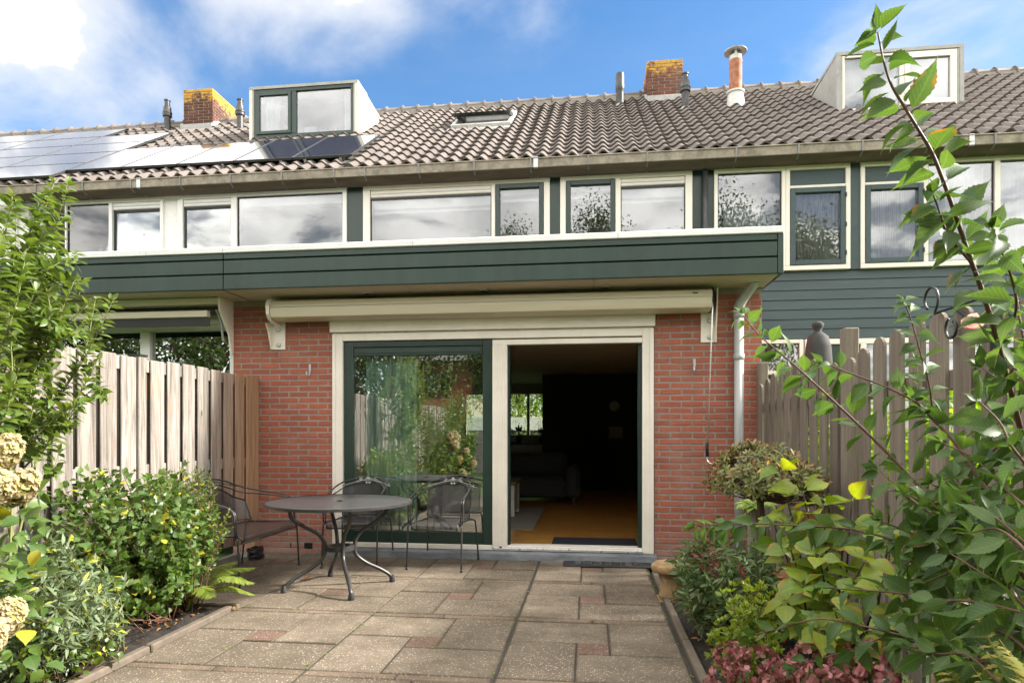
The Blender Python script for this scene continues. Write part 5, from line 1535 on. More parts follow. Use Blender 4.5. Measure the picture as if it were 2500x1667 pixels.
# --- big leaved shrub close to the camera on the right
vb_ = plant('viburnum_shrub', 'big leaved shrub with brown stems standing right in front of the picket fence', 'shrub', (1.12, 1.75, 0))
fol = Foliage(LD['vib'], 'lf_vib')
stems = MB()
def branch(pix, r0, r1, size, spacing, t0=0., pairs=True, mb=stems, f=fol, droop=.35, tipred=0):
    pts = spline([at(x, y, Y) for x, y, Y in pix], 7)
    spacing *= .62; size *= 1.12
    addstem(mb, pts, r0 * .7, r1 * .85, 7)
    L = sum((a - b).length for a, b in zip(pts, pts[1:])); n = max(2, int(L / spacing)); ph = rnd.uniform(0, 6)
    for i in range(n + 1):
        t = t0 + (1 - t0) * i / n
        p, d = lerp_path(pts, min(t, .999))
        for s in ((0, 1) if pairs else (i % 2,)):
            if rnd.random() < .08: continue
            a = ph + i * 1.57 * (1 if pairs else .9) + s * math.pi
            o = d.orthogonal().normalized(); o = Matrix.Rotation(a, 3, d) @ o
            dirv = (o * 1.0 + d * .55 + Vector((0, 0, -droop)) + rv(.18)).normalized()
            up = (Vector((0, -.45, .8)) + rv(.45) + d * .2)
            k = size * (1.0 - .35 * max(0, t - .75) / .25) * rnd.uniform(.72, 1.15)
            f.add(orient(p, dirv, up, k, rnd.gauss(0, .35)))
    p, d = pts[-1], (pts[-1] - pts[-2]).normalized()
    for q in range(4): f.add(orient(p, (d + rv(.45)), Vector((0, 0, 1)) + rv(.5), size * rnd.uniform(.35, .6)))
# tall leader and its fork
branch([(2500, 1080, 1.78), (2471, 968, 1.74), (2428, 807, 1.70), (2394, 700, 1.66), (2366, 625, 1.62), (2334, 530, 1.58), (2300, 435, 1.55), (2274, 371, 1.54), (2244, 320, 1.53), (2210, 265, 1.52), (2177, 210, 1.51), (2157, 150, 1.50), (2143, 80, 1.50)], .010, .0022, .098, .052, .0, True)
branch([(2374, 645, 1.63), (2315, 573, 1.58), (2297, 527, 1.55), (2279, 476, 1.52)], .005, .002, .085, .045)
branch([(2440, 850, 1.70), (2480, 760, 1.60), (2470, 680, 1.52), (2440, 600, 1.46), (2425, 560, 1.44)], .005, .002, .08, .045)
branch([(2471, 968, 1.74), (2500, 900, 1.8), (2520, 820, 1.85)], .005, .002, .085, .045)
# lower arching limbs
branch([(2440, 1400, 2.0), (2356, 1293, 2.05), (2275, 1217, 2.10), (2157, 1096, 2.18), (2080, 1021, 2.22), (2007, 953, 2.26), (1935, 887, 2.30), (1858, 822, 2.34), (1815, 770, 2.36)], .0095, .0022, .092, .060, .04)
branch([(2490, 1290, 1.9), (2467, 1263, 1.92), (2394, 1175, 1.98), (2337, 1087, 2.02), (2279, 1025, 2.06), (2237, 983, 2.08), (2164, 945, 2.12), (2065, 907, 2.16), (2011, 885, 2.2)], .0095, .0022, .090, .060, .05)
branch([(2279, 1025, 2.06), (2268, 937, 2.02), (2249, 868, 2.0), (2229, 796, 1.98), (2208, 735, 1.96)], .004, .0018, .068, .040)
branch([(2237, 983, 2.08), (2240, 930, 2.1), (2238, 880, 2.12)], .003, .0015, .06, .045)
branch([(2470, 1440, 1.75), (2288, 1376, 1.9), (2200, 1324, 1.98), (2080, 1292, 2.06), (1960, 1283, 2.14), (1824, 1278, 2.22), (1700, 1283, 2.30)], .0075, .002, .078, .052, .1)
branch([(2500, 1400, 1.5), (2420, 1340, 1.55), (2330, 1290, 1.62), (2240, 1230, 1.7), (2150, 1150, 1.78)], .006, .002, .085, .055)
branch([(2500, 1540, 1.6), (2420, 1490, 1.66), (2300, 1462, 1.75), (2200, 1448, 1.84), (2110, 1440, 1.92), (2010, 1434, 2.0)], .006, .002, .080, .055)
branch([(2520, 1600, 1.55), (2440, 1540, 1.62), (2300, 1526, 1.72), (2200, 1540, 1.80), (2080, 1584, 1.86), (1940, 1625, 1.92)], .006, .002, .078, .05)
branch([(2500, 1640, 1.5), (2440, 1624, 1.55), (2330, 1590, 1.62), (2236, 1560, 1.7), (2120, 1530, 1.78), (2000, 1510, 1.86), (1900, 1535, 1.92), (1830, 1550, 1.98)], .006, .002, .070, .05)
branch([(2520, 1250, 1.7), (2440, 1180, 1.78), (2380, 1120, 1.85), (2300, 1080, 1.9)], .005, .002, .085, .05)
branch([(2510, 1330, 1.45), (2440, 1270, 1.5), (2380, 1230, 1.55), (2330, 1170, 1.6)], .005, .002, .085, .05)
branch([(2520, 1450, 1.6), (2430, 1400, 1.62), (2350, 1390, 1.68), (2260, 1420, 1.72)], .005, .002, .085, .05)
branch([(2520, 1150, 1.5), (2470, 1090, 1.5), (2440, 1030, 1.52), (2390, 980, 1.55)], .005, .002, .085, .05)
for q in ([(2520, 1500, 1.4), (2460, 1440, 1.42), (2400, 1400, 1.46), (2320, 1350, 1.52)], [(2530, 1380, 1.3), (2480, 1320, 1.33), (2430, 1290, 1.38), (2370, 1300, 1.42)], [(2510, 1230, 1.9), (2450, 1300, 1.95), (2380, 1350, 2.0), (2300, 1420, 2.05)], [(2480, 1500, 1.9), (2400, 1440, 1.95), (2310, 1400, 2.0), (2220, 1390, 2.05)],
          [(2500, 1590, 1.8), (2400, 1560, 1.85), (2310, 1480, 1.9), (2230, 1480, 1.95)], [(2520, 1060, 1.9), (2450, 1080, 2.0), (2380, 1150, 2.05), (2330, 1230, 2.1)], [(2520, 980, 1.6), (2480, 900, 1.62), (2450, 930, 1.66), (2400, 900, 1.7)], [(2510, 880, 1.7), (2490, 780, 1.72), (2480, 700, 1.74)]):
    branch(q, .005, .002, .084, .048)
for i in range(20):
    x1, y1 = rnd.uniform(2120, 2420), rnd.uniform(1180, 1640); Y1 = rnd.uniform(1.5, 2.15); x0, y0 = rnd.uniform(2440, 2540), y1 + rnd.uniform(-40, 160); Y0 = Y1 - rnd.uniform(-.1, .25)
    branch([(x0, y0, Y0), (x0 * .66 + x1 * .34, (y0 + y1) / 2 - 25, Y0 * .66 + Y1 * .34), (x0 * .33 + x1 * .67, (y0 + y1) / 2 - 30, Y0 * .33 + Y1 * .67), (x1, y1, Y1)], .0045, .002, .078, .046)
for pts in ([(1.12, 1.75, -.05), (1.14, 1.75, .5), at(2500, 1080, 1.78)], [(1.14, 1.72, -.05), (1.1, 1.8, .5), at(2440, 1400, 2.0)], [(1.10, 1.78, -.05), (1.12, 1.75, .6), at(2490, 1290, 1.9)], [(1.16, 1.7, -.05), (1.16, 1.65, .4), at(2470, 1440, 1.75)], [(1.2, 1.7, -.05), (1.2, 1.5, .5), at(2500, 1400, 1.5)],
            [(1.2, 1.7, -.05), (1.25, 1.6, .5), at(2520, 1150, 1.5)], [(1.18, 1.75, -.05), (1.2, 1.6, .3), at(2510, 1560, 1.6)]):
    addstem(stems, spline(pts, 5), .012, .0075)
P(stems.obj('stem', 'stem', vb_, True))
def pf(f, t, single, rest='foliage'):
    """build a foliage in world space under an offset plant"""
    inv = Matrix.Translation(t.location).inverted()
    f.items = [(k, inv @ m) for k, m in f.items]
    # ranking uses world positions
    loc = t.location.copy()
    if single and len(f.items) > single:
        c = cam.location - loc
        def rank(it):
            p = it[1].translation; w0 = p + loc; d = (p - c).length
            u = math.cos(YAW) * w0.x + math.sin(YAW) * w0.y; w = -math.sin(YAW) * w0.x + math.cos(YAW) * w0.y
            vis = w > .3 and abs(u / w) < .82 and (CAMH - w0.z) / w < .41
            return (0 if vis else 50) + d
        f.items.sort(key=rank)
    mes = [data_mesh(f.name, d, f.mat) for d in f.datas] if single else None
    it = f.items
    for k, m in it[:single]: link(f.name, mes[k], t, m)
    f.items = it[single:]
    return f.build(t, 0, rest)
pf(fol, vb_, 300)

# --- generic shrub grown from twigs
def shrub(t, datas, mat, c, rad, ntwig, nleaf, size, stem='stem', single=0, up=.3, r0=.006, base=None, spread=1., lower=-.55, t0=.35, flat=.5, mats2=None, droop=0., rosette=False, curlup=0.):
    """twigs leave the base and end inside an ellipsoid; leaves sit along their outer part"""
    f = Foliage(datas, mat); f2 = Foliage(datas, mats2[0]) if mats2 else None
    mb = MB(); c = Vector(c); base = Vector(base if base is not None else (c.x, c.y, 0.0))
    for i in range(ntwig):
        while True:
            q = Vector((rnd.uniform(-1, 1), rnd.uniform(-1, 1), rnd.uniform(lower, 1)))
            if .45 < q.length < 1: break
        q *= (.75 + .25 * rnd.random()) if q.length > .8 else 1.
        # uneven outline
        q *= 1 + .22 * noise.noise(q * 2.3 + c)
        e = c + Vector((q.x * rad[0], q.y * rad[1], q.z * rad[2]))
        b = base + Vector((rnd.gauss(0, rad[0] * .12), rnd.gauss(0, rad[1] * .12), 0)) * spread
        mid = b.lerp(e, .5) + Vector((q.x * rad[0] * .15, q.y * rad[1] * .15, (e.z - b.z) * .12)) + rv(.02)
        pts = spline([b, mid, e], 6)
        if i % 2 == 0 or ntwig < 120: addstem(mb, pts, r0 * rnd.uniform(.6, 1.1), r0 * .25, 5)
        ff = f2 if (mats2 and rnd.random() < mats2[1]) else f
        for j in range(nleaf):
            tt = t0 + (1 - t0) * (j + rnd.random() * .6) / nleaf
            p, d = lerp_path(pts, min(tt, .999))
            if rosette and tt > .8:
                p = pts[-1]
            o = Matrix.Rotation(rnd.uniform(0, 6.28), 3, d) @ d.orthogonal().normalized()
            dirv = o + d * (.35 + .4 * (tt > .9)) + Vector((0, 0, up - droop)) + rv(.2)
            n_ = Vector((0, 0, 1)) * flat + o * .2 + rv(.4)
            (ff if ff else f).add(orient(p + o * .004, dirv, n_, size * rnd.uniform(.6, 1.15), rnd.gauss(0, .4)))
    P(mb.obj('stem', stem, t, True))
    pf(f, t, single)
    if f2 and f2.items: pf(f2, t, 0, 'young_foliage')
    return t

# --- left side: tall shrub, rounded shrub, grey leaved shrub
tl = plant('tall_shrub', 'tall light green shrub with upright shoots in front of the board fence', 'shrub', (-3.05, 3.1, 0))
f = Foliage(LD['ov'], 'lf_tall'); mb = MB()
def shoot(pix, r0, size, spacing):
    pts = spline([at(*q) for q in pix], 6); addstem(mb, pts, r0, .0018, 6)
    L = sum((a - b).length for a, b in zip(pts, pts[1:])); n = int(L / spacing)
    for i in range(n):
        tt = .08 + .92 * i / n; p, d = lerp_path(pts, tt)
        o = Matrix.Rotation(i * 2.4 + rnd.uniform(-.4, .4), 3, d) @ d.orthogonal().normalized()
        f.add(orient(p, o + d * .5 + rv(.15), Vector((0, 0, 1)) * .8 + d * .3 + rv(.3), size * rnd.uniform(.65, 1.15) * (1 - .3 * tt * tt), rnd.gauss(0, .3)))
    for q in range(3): f.add(orient(pts[-1], d + rv(.4), Vector((0, 0, 1)) + rv(.4), size * .6))
main = [[(-20, 1000, 3.1), (60, 760, 3.15), (120, 600, 3.2), (165, 455, 3.2)], [(-40, 900, 3.0), (30, 700, 3.0), (75, 560, 3.05), (105, 480, 3.05)], [(-60, 800, 2.9), (-10, 640, 2.9), (20, 540, 2.9), (30, 480, 2.9)],
        [(60, 1080, 3.2), (150, 960, 3.3), (220, 850, 3.35), (275, 735, 3.4)], [(40, 1000, 3.15), (110, 900, 3.2), (160, 800, 3.2), (215, 745, 3.25)], [(90, 1120, 3.2), (160, 1020, 3.25), (200, 950, 3.3), (240, 880, 3.35)],
        [(0, 1080, 3.0), (60, 960, 3.0), (110, 860, 3.05), (190, 800, 3.1)], [(-30, 1100, 2.9), (20, 980, 2.9), (60, 860, 2.95), (110, 760, 3.0)], [(20, 1120, 3.0), (90, 1060, 3.05), (150, 1010, 3.1), (210, 980, 3.15)],
        [(-40, 1020, 2.8), (0, 860, 2.8), (40, 740, 2.8), (60, 640, 2.85)], [(30, 820, 3.1), (90, 720, 3.1), (130, 660, 3.15), (185, 640, 3.2)], [(-20, 760, 2.95), (40, 640, 2.95), (90, 590, 3.0), (150, 540, 3.05)], [(60, 940, 3.1), (120, 840, 3.1), (150, 760, 3.15), (180, 690, 3.2)],
        [(-60, 980, 2.7), (-30, 800, 2.7), (-10, 680, 2.7), (0, 600, 2.7)], [(60, 1140, 3.1), (100, 1100, 3.1), (140, 1060, 3.15), (170, 1030, 3.2)],
        [(0, 900, 3.0), (50, 800, 3.0), (90, 700, 3.05), (140, 620, 3.1)], [(-10, 1040, 2.9), (40, 920, 2.95), (90, 800, 3.0), (130, 720, 3.05)]]
for q in main: shoot(q, .006, .094, .0125)
for q in main:
    for k in range(1): shoot([(x + rnd.uniform(-70, 35), y + rnd.uniform(-10, 90), Y + rnd.uniform(-.1, .15)) for x, y, Y in q], .004, .088, .0135)
# the same shrub goes on behind, out of the picture (mirrored in the door)
for i in range(90):
    b = Vector((-3.1 + rnd.uniform(-.2, .3), rnd.uniform(.3, 3.0), 0)); e = b + Vector((rnd.uniform(-.35, .45), rnd.uniform(-.3, .3), rnd.uniform(1.0, 2.75)))
    u = -math.sin(YAW) * e.x + math.cos(YAW) * e.y
    if (math.cos(YAW) * e.x + math.sin(YAW) * e.y) / u > -.87: continue
    pts = spline([b, b.lerp(e, .5) + rv(.05), e], 5); addstem(mb, pts, .006, .002, 5)
    for j in range(38):
        tt = .15 + .85 * j / 38; p, d = lerp_path(pts, min(.999, tt))
        o = Matrix.Rotation(j * 2.4, 3, d) @ d.orthogonal().normalized()
        f.add(orient(p, o + d * .5 + rv(.15), Vector((0, 0, 1)) + rv(.35), .078 * rnd.uniform(.7, 1.2)))
for q in main[:9]: addstem(mb, spline([(-3.05 + rnd.gauss(0, .06), 3.0 + rnd.gauss(0, .08), 0), (-3.1 + rnd.gauss(0, .08), 3.0 + rnd.gauss(0, .08), .55), at(*q[0])], 5), .008, .006)
P(mb.obj('stem', 'stem_green', tl, True)); pf(f, tl, 300)

hb_ = plant('hibiscus_shrub', 'rounded dense green shrub between the board fence and the patio edge', 'shrub', (-3.05, 4.1, 0))
shrub(hb_, LD['ser'], 'lf_hib', (-3.04, 3.88, .60), (.50, .80, .62), 240, 26, .062, 'stem', 300, .1, .006, (-3.0, 4.1, 0), 1.4, -.8, .3)
pv = plant('small_leaved_shrub', 'small leaved shrub with yellowish shoots reaching towards the iron bench', 'shrub', (-3.0, 4.45, 0))
shrub(pv, LD['sm'], 'lf_small', (-3.02, 4.38, .72), (.40, .34, .46), 130, 30, .038, 'stem', 300, .25, .005, (-3.0, 4.35, 0), 1.4, -.6, .3)
bd = plant('buddleia_shrub', 'grey green narrow leaved shrub in the left flower bed', 'shrub', (-2.9, 3.35, 0))
shrub(bd, LD['lan'], 'lf_bud', (-2.90, 2.95, .40), (.46, .48, .48), 190, 26, .064, 'stem_green', 300, .15, .005, (-2.9, 3.3, 0), 1.6, -.8, .35, .6)
fl_ = plant('low_leafy_plant', 'low yellow green plant at the foot of the grey leaved shrub', 'plant', (-2.75, 3.0, 0))
shrub(fl_, LD['hyd'], 'lf_small', (-2.80, 2.98, .18), (.26, .36, .22), 40, 9, .055, 'stem', 200, .2, .004, (-2.78, 3.0, 0), 1.6, -.5, .4)

# --- cream hydrangea heads at the left edge
def flowerhead(mbf, c, rx, rz, axis, n, size):
    c = Vector(c)
    for i in range(n):
        a = rnd.uniform(0, 6.28); h = rnd.uniform(-1, 1)
        wdt = rx * (.55 + .45 * (1 - h) / 2 if rz > rx else math.sqrt(1 - h * h))
        wdt = rx * math.sqrt(max(.05, 1 - h * h))
        q = Vector((wdt * math.cos(a), wdt * math.sin(a), rz * h))
        q = q.to_track_quat('Z', 'Y') and (axis @ q)
        nrm = q.normalized()
        o = nrm.orthogonal().normalized(); r0 = rnd.uniform(0, 6.28)
        for k in range(4):
            d = Matrix.Rotation(r0 + k * math.pi / 2, 3, nrm) @ o
            mbf.add(orient(c + q * rnd.uniform(.88, 1.05), d + nrm * .25, nrm + rv(.15), size * rnd.uniform(.7, 1.1)))
hy = plant('panicle_hydrangea', 'hydrangea with big cream and buff flower heads at the left of the bed', 'hydrangea', (-2.55, 2.1, 0))
pts_h = [at(5, 1105, 2.35), at(45, 1190, 2.35), at(-15, 1190, 2.25), at(10, 1510, 2.2), at(-40, 1560, 2.1), at(-60, 1090, 2.2)]
more_h = [Vector((-2.45, 1.75, 1.15)), Vector((-2.3, 1.55, .95)), Vector((-2.5, 1.35, 1.2)), Vector((-2.35, 1.9, .8)), Vector((-2.6, 1.1, 1.0)), Vector((-2.2, 1.3, .7))]
mb = MB(); f = Foliage(LD['hyd'], 'lf_hib')
for i, p in enumerate(pts_h + more_h):
    fp = Foliage(LD['pet'], 'pt_cream', 'petal')
    ax = Matrix.Rotation(rnd.uniform(-.5, .5), 3, 'X') @ Matrix.Rotation(rnd.uniform(.2, .9), 3, 'Y')
    flowerhead(fp, p, .060, .085, ax, 190, .021)
    inv = Matrix.Translation(hy.location).inverted(); fp.items = [(k, inv @ m) for k, m in fp.items]
    fp.build(hy, 0, 'flower_head')
    b = Vector((-2.6 + rnd.uniform(-.12, .12), 1.9 + rnd.uniform(-.4, .3), 0))
    st = spline([b, b.lerp(p, .6) + Vector((-.05, 0, .1)), p], 6); addstem(mb, st, .007, .004, 6)
    for j in range(12):
        q, d = lerp_path(st, .2 + .72 * j / 12)
        o = Matrix.Rotation(j * 1.6, 3, d) @ d.orthogonal().normalized()
        f.add(orient(q, o + d * .2, Vector((0, 0, 1)) + rv(.3), .11 * rnd.uniform(.7, 1.1)))
P(mb.obj('stem', 'stem_dark', hy, True)); 
for i in range(240):
    p = at(rnd.uniform(-120, 120), rnd.uniform(1180, 1640), rnd.uniform(2.3, 2.9)); f.add(orient(p, rv(1) + Vector((.3, -.3, 0)), Vector((.2, -.4, 1)) + rv(.35), .10 * rnd.uniform(.6, 1.1)))
pf(f, hy, 240)

# --- ferns
def fern(label, base, fronds, mat, pin, group='ferns in the flower beds'):
    t = plant('fern', label, 'fern', base, group)
    for (tip, sag, wmax) in fronds:
        b = Vector(base); e = Vector(tip); mid = b.lerp(e, .5) + Vector((0, 0, sag))
        pts = spline([b, mid, e], 14)
        fo = Foliage([leaf_data(1, .24, 9, .35, .1, .15, .3)], mat)
        n = 34
        for i in range(n):
            tt = .12 + .86 * i / n; p, d = lerp_path(pts, tt)
            side = d.cross(Vector((0, 0, 1))).normalized()
            w = wmax * math.sin(math.pi * min(1, (1 - tt) * 1.05 + .02)) ** .8 * (1 if tt > .3 else .5 + tt * 1.6)
            for s in (-1, 1):
                fo.add(orient(p, side * s + d * .42 + Vector((0, 0, -.15)) + rv(.05), Vector((0, 0, 1)) + rv(.1), max(.015, w), 0, 1.0 if w > .06 else 1.25))
        inv = Matrix.Translation(t.location).inverted(); fo.items = [(k, inv @ m) for k, m in fo.items]
        st = MB(); addstem(st, [inv @ p for p in pts], .0035, .001, 5)
        fo.datas = fo.datas + [(np.array(st.v, float), st.f, np.full((len(st.v), 2), .5))]
        fo.items.append((1, Matrix.Identity(4)))
        o = fo.build(t, 0, 'frond')
        if 'kind' in o: del o['kind']
    return t
fern('yellow green fern leaning over the patio edge beside the bench', (-2.90, 4.25, .02), [((-2.58, 4.66, .26), .12, .10), ((-2.44, 4.40, .20), .14, .105), ((-2.60, 4.12, .16), .12, .10), ((-2.76, 4.70, .30), .10, .09), ((-2.50, 4.52, .08), .12, .09)], 'lf_fern', 0)
fern('fading yellow fern with long fronds in front of the big leaved shrub', (1.05, 1.25, .05), [((at(2330, 1405, 1.5)), .10, .09), (at(2270, 1590, 1.55), .16, .10), (at(2370, 1620, 1.5), .14, .09), (at(2200, 1640, 1.6), .16, .085), (at(2440, 1560, 1.3), .2, .10), (at(2480, 1640, 1.2), .16, .10)], 'lf_fern2', 0)

# --- right bed
rh = plant('rhododendron_standard', 'standard rhododendron with rusty round crown on a bare trunk', 'shrub', (1.14, 4.4, 0))
f = Foliage(LD['rh'], 'lf_rhodo'); f2 = Foliage(LD['rh'], 'lf_rust'); mb = MB()
hc = Vector((1.13, 4.4, .86))
addstem(mb, spline([(1.13, 4.40, 0), (1.12, 4.39, .3), (1.145, 4.4, .6), hc], 6), .03, .02, 10)
for i in range(5): addstem(mb, spline([(1.125 + .02 * math.cos(i * 1.3), 4.395 + .02 * math.sin(i * 1.3), .02), (1.135 + .018 * math.cos(i * 1.3 + .6), 4.395 + .018 * math.sin(i * 1.3 + .6), .45), hc + Vector((.015 * math.cos(i), .015 * math.sin(i), 0))], 6), .011, .009, 6)
for i in range(380):
    while True:
        q = Vector((rnd.uniform(-1, 1), rnd.uniform(-1, 1), rnd.uniform(-.35, 1)))
        if .62 < q.length < 1: break
    q *= 1 + .15 * noise.noise(q * 3)
    e = Vector((1.16, 4.4, 1.0)) + Vector((q.x * .38, q.y * .34, q.z * .235)) + Vector((0, 0, -.10 * max(0, q.x)))
    if i % 3 == 0: addstem(mb, spline([hc, hc.lerp(e, .55) + Vector((0, 0, -.02)), e], 5), .006, .002, 5)
    d = (q + Vector((0, 0, .35))).normalized(); o = d.orthogonal().normalized()
    g = f2 if q.z > -.1 and rnd.random() < .42 else f
    nl = rnd.randint(7, 11)
    for k in range(nl):
        od = Matrix.Rotation(k * 6.28 / nl + rnd.uniform(-.2, .2), 3, d) @ o
        inner = k % 3 == 0
        (g if inner or g is f else f).add(orient(e + rv(.004), od + d * (1.3 if inner else rnd.uniform(-.1, .45)), d - od * .3, rnd.uniform(.036, .060)))
P(mb.obj('trunk', 'bark', rh, True)); pf(f, rh, 0); pf(f2, rh, 0, 'young_foliage')

yh = plant('hydrangea', 'hydrangea with yellowing green leaves and reddish edges before the picket fence', 'hydrangea', (1.08, 2.95, 0))
f = Foliage(LD['hyd'], 'lf_hyd'); mb = MB()
canes = [(1905, 1150, 3.05), (1960, 1200, 3.0), (2010, 1230, 2.95), (2060, 1300, 2.9), (1890, 1280, 3.05), (1930, 1340, 2.9), (2000, 1360, 2.8), (2110, 1370, 2.75), (1920, 1470, 2.75), (1960, 1430, 2.75), (2050, 1450, 2.65), (2150, 1440, 2.6), (2000, 1540, 2.6), (2080, 1220, 3.05), (2110, 1540, 2.5), (2170, 1320, 2.8), (1990, 1290, 3.0)]
for x, y_, Y in canes:
    e = at(x, y_, Y); b = Vector((1.08 + rnd.gauss(0, .07), 2.95 + rnd.gauss(0, .08), 0))
    pts = spline([b, b.lerp(e, .55) + Vector((0, 0, .08)), e], 6); addstem(mb, pts, .006, .0035, 6)
    for i in range(5):
        p, d = lerp_path(pts, min(.999, .45 + .55 * i / 4)); a0 = rnd.uniform(0, 3)
        for s in range(2 if i < 4 else 4):
            o = Matrix.Rotation(a0 + s * (math.pi if i < 4 else 1.57) + i * 1.57, 3, d) @ d.orthogonal().normalized()
            f.add(orient(p, o + d * .35 + rv(.2), Vector((0, 0, 1)) + Vector((-.1, -.5, 0)) + rv(.35), .135 * rnd.uniform(.6, 1.12), rnd.gauss(0, .25)))
P(mb.obj('stem', 'stem_dark', yh, True)); pf(f, yh, 300)

nd = plant('nandina_shrub', 'fine leaved dark green shrub with reddish shoots beside the bird bath', 'shrub', (.90, 4.0, 0))
shrub(nd, LD['lan'], 'lf_nan', (.84, 4.12, .40), (.38, .52, .42), 190, 30, .062, 'stem', 0, .05, .004, (.92, 4.0, 0), 1.6, -.7, .4, .5, ('lf_red', .13))
az = plant('azalea_shrub', 'small yellow green azalea in rosettes at the edge of the right bed', 'shrub', (.80, 3.2, 0))
shrub(az, LD['sm'], 'lf_aza', (.775, 3.22, .30), (.21, .32, .30), 95, 26, .038, 'stem', 0, .35, .004, (.80, 3.2, 0), 1.4, -.6, .55, .5, None, 0, True)
ju = plant('juniper', 'bluish juniper low against the picket fence', 'juniper', (1.32, 3.9, 0))
shrub(ju, LD['wil'], 'lf_juniper', (1.30, 3.9, .32), (.18, .28, .34), 90, 34, .030, 'bark', 0, .5, .004, (1.32, 3.9, 0), 1.2, -.7, .25)
sk = plant('dark_evergreen', 'dark glossy evergreen behind the big leaved shrub at the picket fence', 'shrub', (1.42, 2.35, 0))
shrub(sk, LD['ov'], 'lf_dark', (1.40, 2.30, .55), (.17, .40, .45), 70, 18, .075, 'stem_dark', 0, .1, .005, (1.42, 2.3, 0), 1.3, -.9, .3)
# pink faded hydrangea heads along the front
ph = plant('pink_hydrangea', 'low hydrangea with faded pink and rusty flower heads in the right bed', 'hydrangea', (.95, 2.55, 0))
mb = MB(); f = Foliage(LD['ov'], 'lf_hib')
for x, y_, Y in [(1790, 1600, 2.75), (1770, 1660, 2.6), (1850, 1610, 2.65), (1830, 1665, 2.5), (1930, 1640, 2.5), (2000, 1660, 2.4), (2080, 1630, 2.45), (2120, 1600, 2.45), (2140, 1660, 2.3), (1900, 1690, 2.4), (1980, 1600, 2.6), (2060, 1690, 2.3)]:
    c = at(x, y_, Y); fp = Foliage(LD['pet'], 'pt_pink', 'petal')
    flowerhead(fp, c, .075, .05, Matrix.Identity(3), 34, .024)
    inv = Matrix.Translation(ph.location).inverted(); fp.items = [(k, inv @ m) for k, m in fp.items]
    fp.build(ph, 0, 'flower_head')
    b = Vector((.98 + rnd.gauss(0, .08), 2.55 + rnd.gauss(0, .1), 0)); st = spline([b, b.lerp(c, .6) + Vector((0, 0, .03)), c], 5); addstem(mb, st, .004, .003, 5)
    for j in range(12):
        q, d = lerp_path(st, .35 + .6 * j / 12); o = Matrix.Rotation(j * 1.7, 3, d) @ d.orthogonal().normalized()
        f.add(orient(q, o + d * .2, Vector((0, 0, 1)) + rv(.3), .07 * rnd.uniform(.7, 1.1)))
P(mb.obj('stem', 'stem_dark', ph, True)); pf(f, ph, 60)
# terracotta pots by the fence
for lab, x, y_, s in (('terracotta pot at the foot of the standard rhododendron', 1.28, 4.75, 1.), ('small terracotta pot on a stand beside the picket fence', 1.40, 4.35, .55)):
    zb = 0 if s == 1. else .62
    pt = thing('terracotta_pot', lab, 'flower pot', (x, y_, 0), 0, 'terracotta pots by the picket fence')
    MB().lathe([(0, zb), (.10 * s, zb), (.14 * s, zb + .24 * s), (.155 * s, zb + .24 * s), (.158 * s, zb + .30 * s), (.14 * s, zb + .30 * s), (.135 * s, zb + .26 * s), (0, zb + .26 * s)], 24).obj('pot', 'terracotta', pt); shade_auto(pt.children[0], 35)
    if s < 1:
        MB().tube([(0, 0, 0), (0, 0, zb)], .02, 8).obj('stand', 'oldplank', pt)
ho = plant('hosta', 'variegated hosta with pale leaf edges behind the rhododendron trunk', 'plant', (1.30, 5.25, 0))
mb = MB(); addstem(mb, [Vector((1.30, 5.25, -.02)), Vector((1.30, 5.25, .72))], .05, .05, 10)
P(mb.obj('stand', 'oldplank', ho))
f = Foliage(LD['hyd'], 'lf_hosta')
for i in range(34): a = i * 2.4; f.add(orient((1.30 + .03 * math.cos(a), 5.25 + .03 * math.sin(a), .72), Vector((math.cos(a), math.sin(a), .15 + .02 * (i % 7))), Vector((0, 0, 1)), rnd.uniform(.10, .17), 0, .8))
pf(f, ho, 34)
vr = plant('verbena', 'thin stem with small lilac flowers in front of the drainpipe', 'flower', (.98, 4.5, 0))
mb = MB(); addstem(mb, spline([(.98, 4.5, 0), (1.0, 4.45, .45), (.965, 4.42, .70)], 6), .003, .002, 5); P(mb.obj('stem', 'stem_green', vr, True))
for p in ((.965, 4.42, .70), (.955, 4.42, .66)):
    fp = Foliage(LD['pet'], 'pt_lilac', 'petal'); flowerhead(fp, p, .018, .016, Matrix.Identity(3), 22, .009)
    inv = Matrix.Translation(vr.location).inverted(); fp.items = [(k, inv @ m) for k, m in fp.items]; fp.build(vr, 0, 'flower_head')
st_ = thing('garden_stake', 'thin brown bamboo stake in the right flower bed', 'stake', (1.05, 2.1, 0))
P(MB().tube([(1.05, 2.1, -.05), (1.06, 2.1, .86)], .009, 8).obj('cane', 'tabletop_wood', st_, True))
ro = plant('rose', 'pale pink rose bloom leaning over the picket fence', 'rose', (1.62 + .25, 2.65, 0))
mb = MB(); pc_ = at(2362, 795, 2.6); addstem(mb, spline([(1.87, 2.65, 0), (1.85, 2.65, 1.3), (1.62, 2.62, 1.80), tuple(pc_)], 6), .006, .003, 6); P(mb.obj('stem', 'stem_green', ro, True))
fp = Foliage([leaf_data(1, 1.0, 5, 0, .35, -.25, .6)], 'pt_rose', 'petal')
for i in range(14): a = i * 2.4; fp.add(orient(pc_, Vector((math.cos(a), -.35 + .3 * math.sin(a), .5 * math.sin(a) + .1)), Vector((0, -1, .3)) + rv(.2), .028 + .012 * (i % 3)))
pf(fp, ro, 14)
f = Foliage(LD['ov'], 'lf_bright')
for i in range(60): p = Vector((1.75 + rnd.gauss(0, .08), 2.66 + rnd.gauss(0, .14), 1.62 + rnd.gauss(0, .10))); f.add(orient(p, rv(1), Vector((0, 0, 1)) + rv(.3), .06))
pf(f, ro, 0)

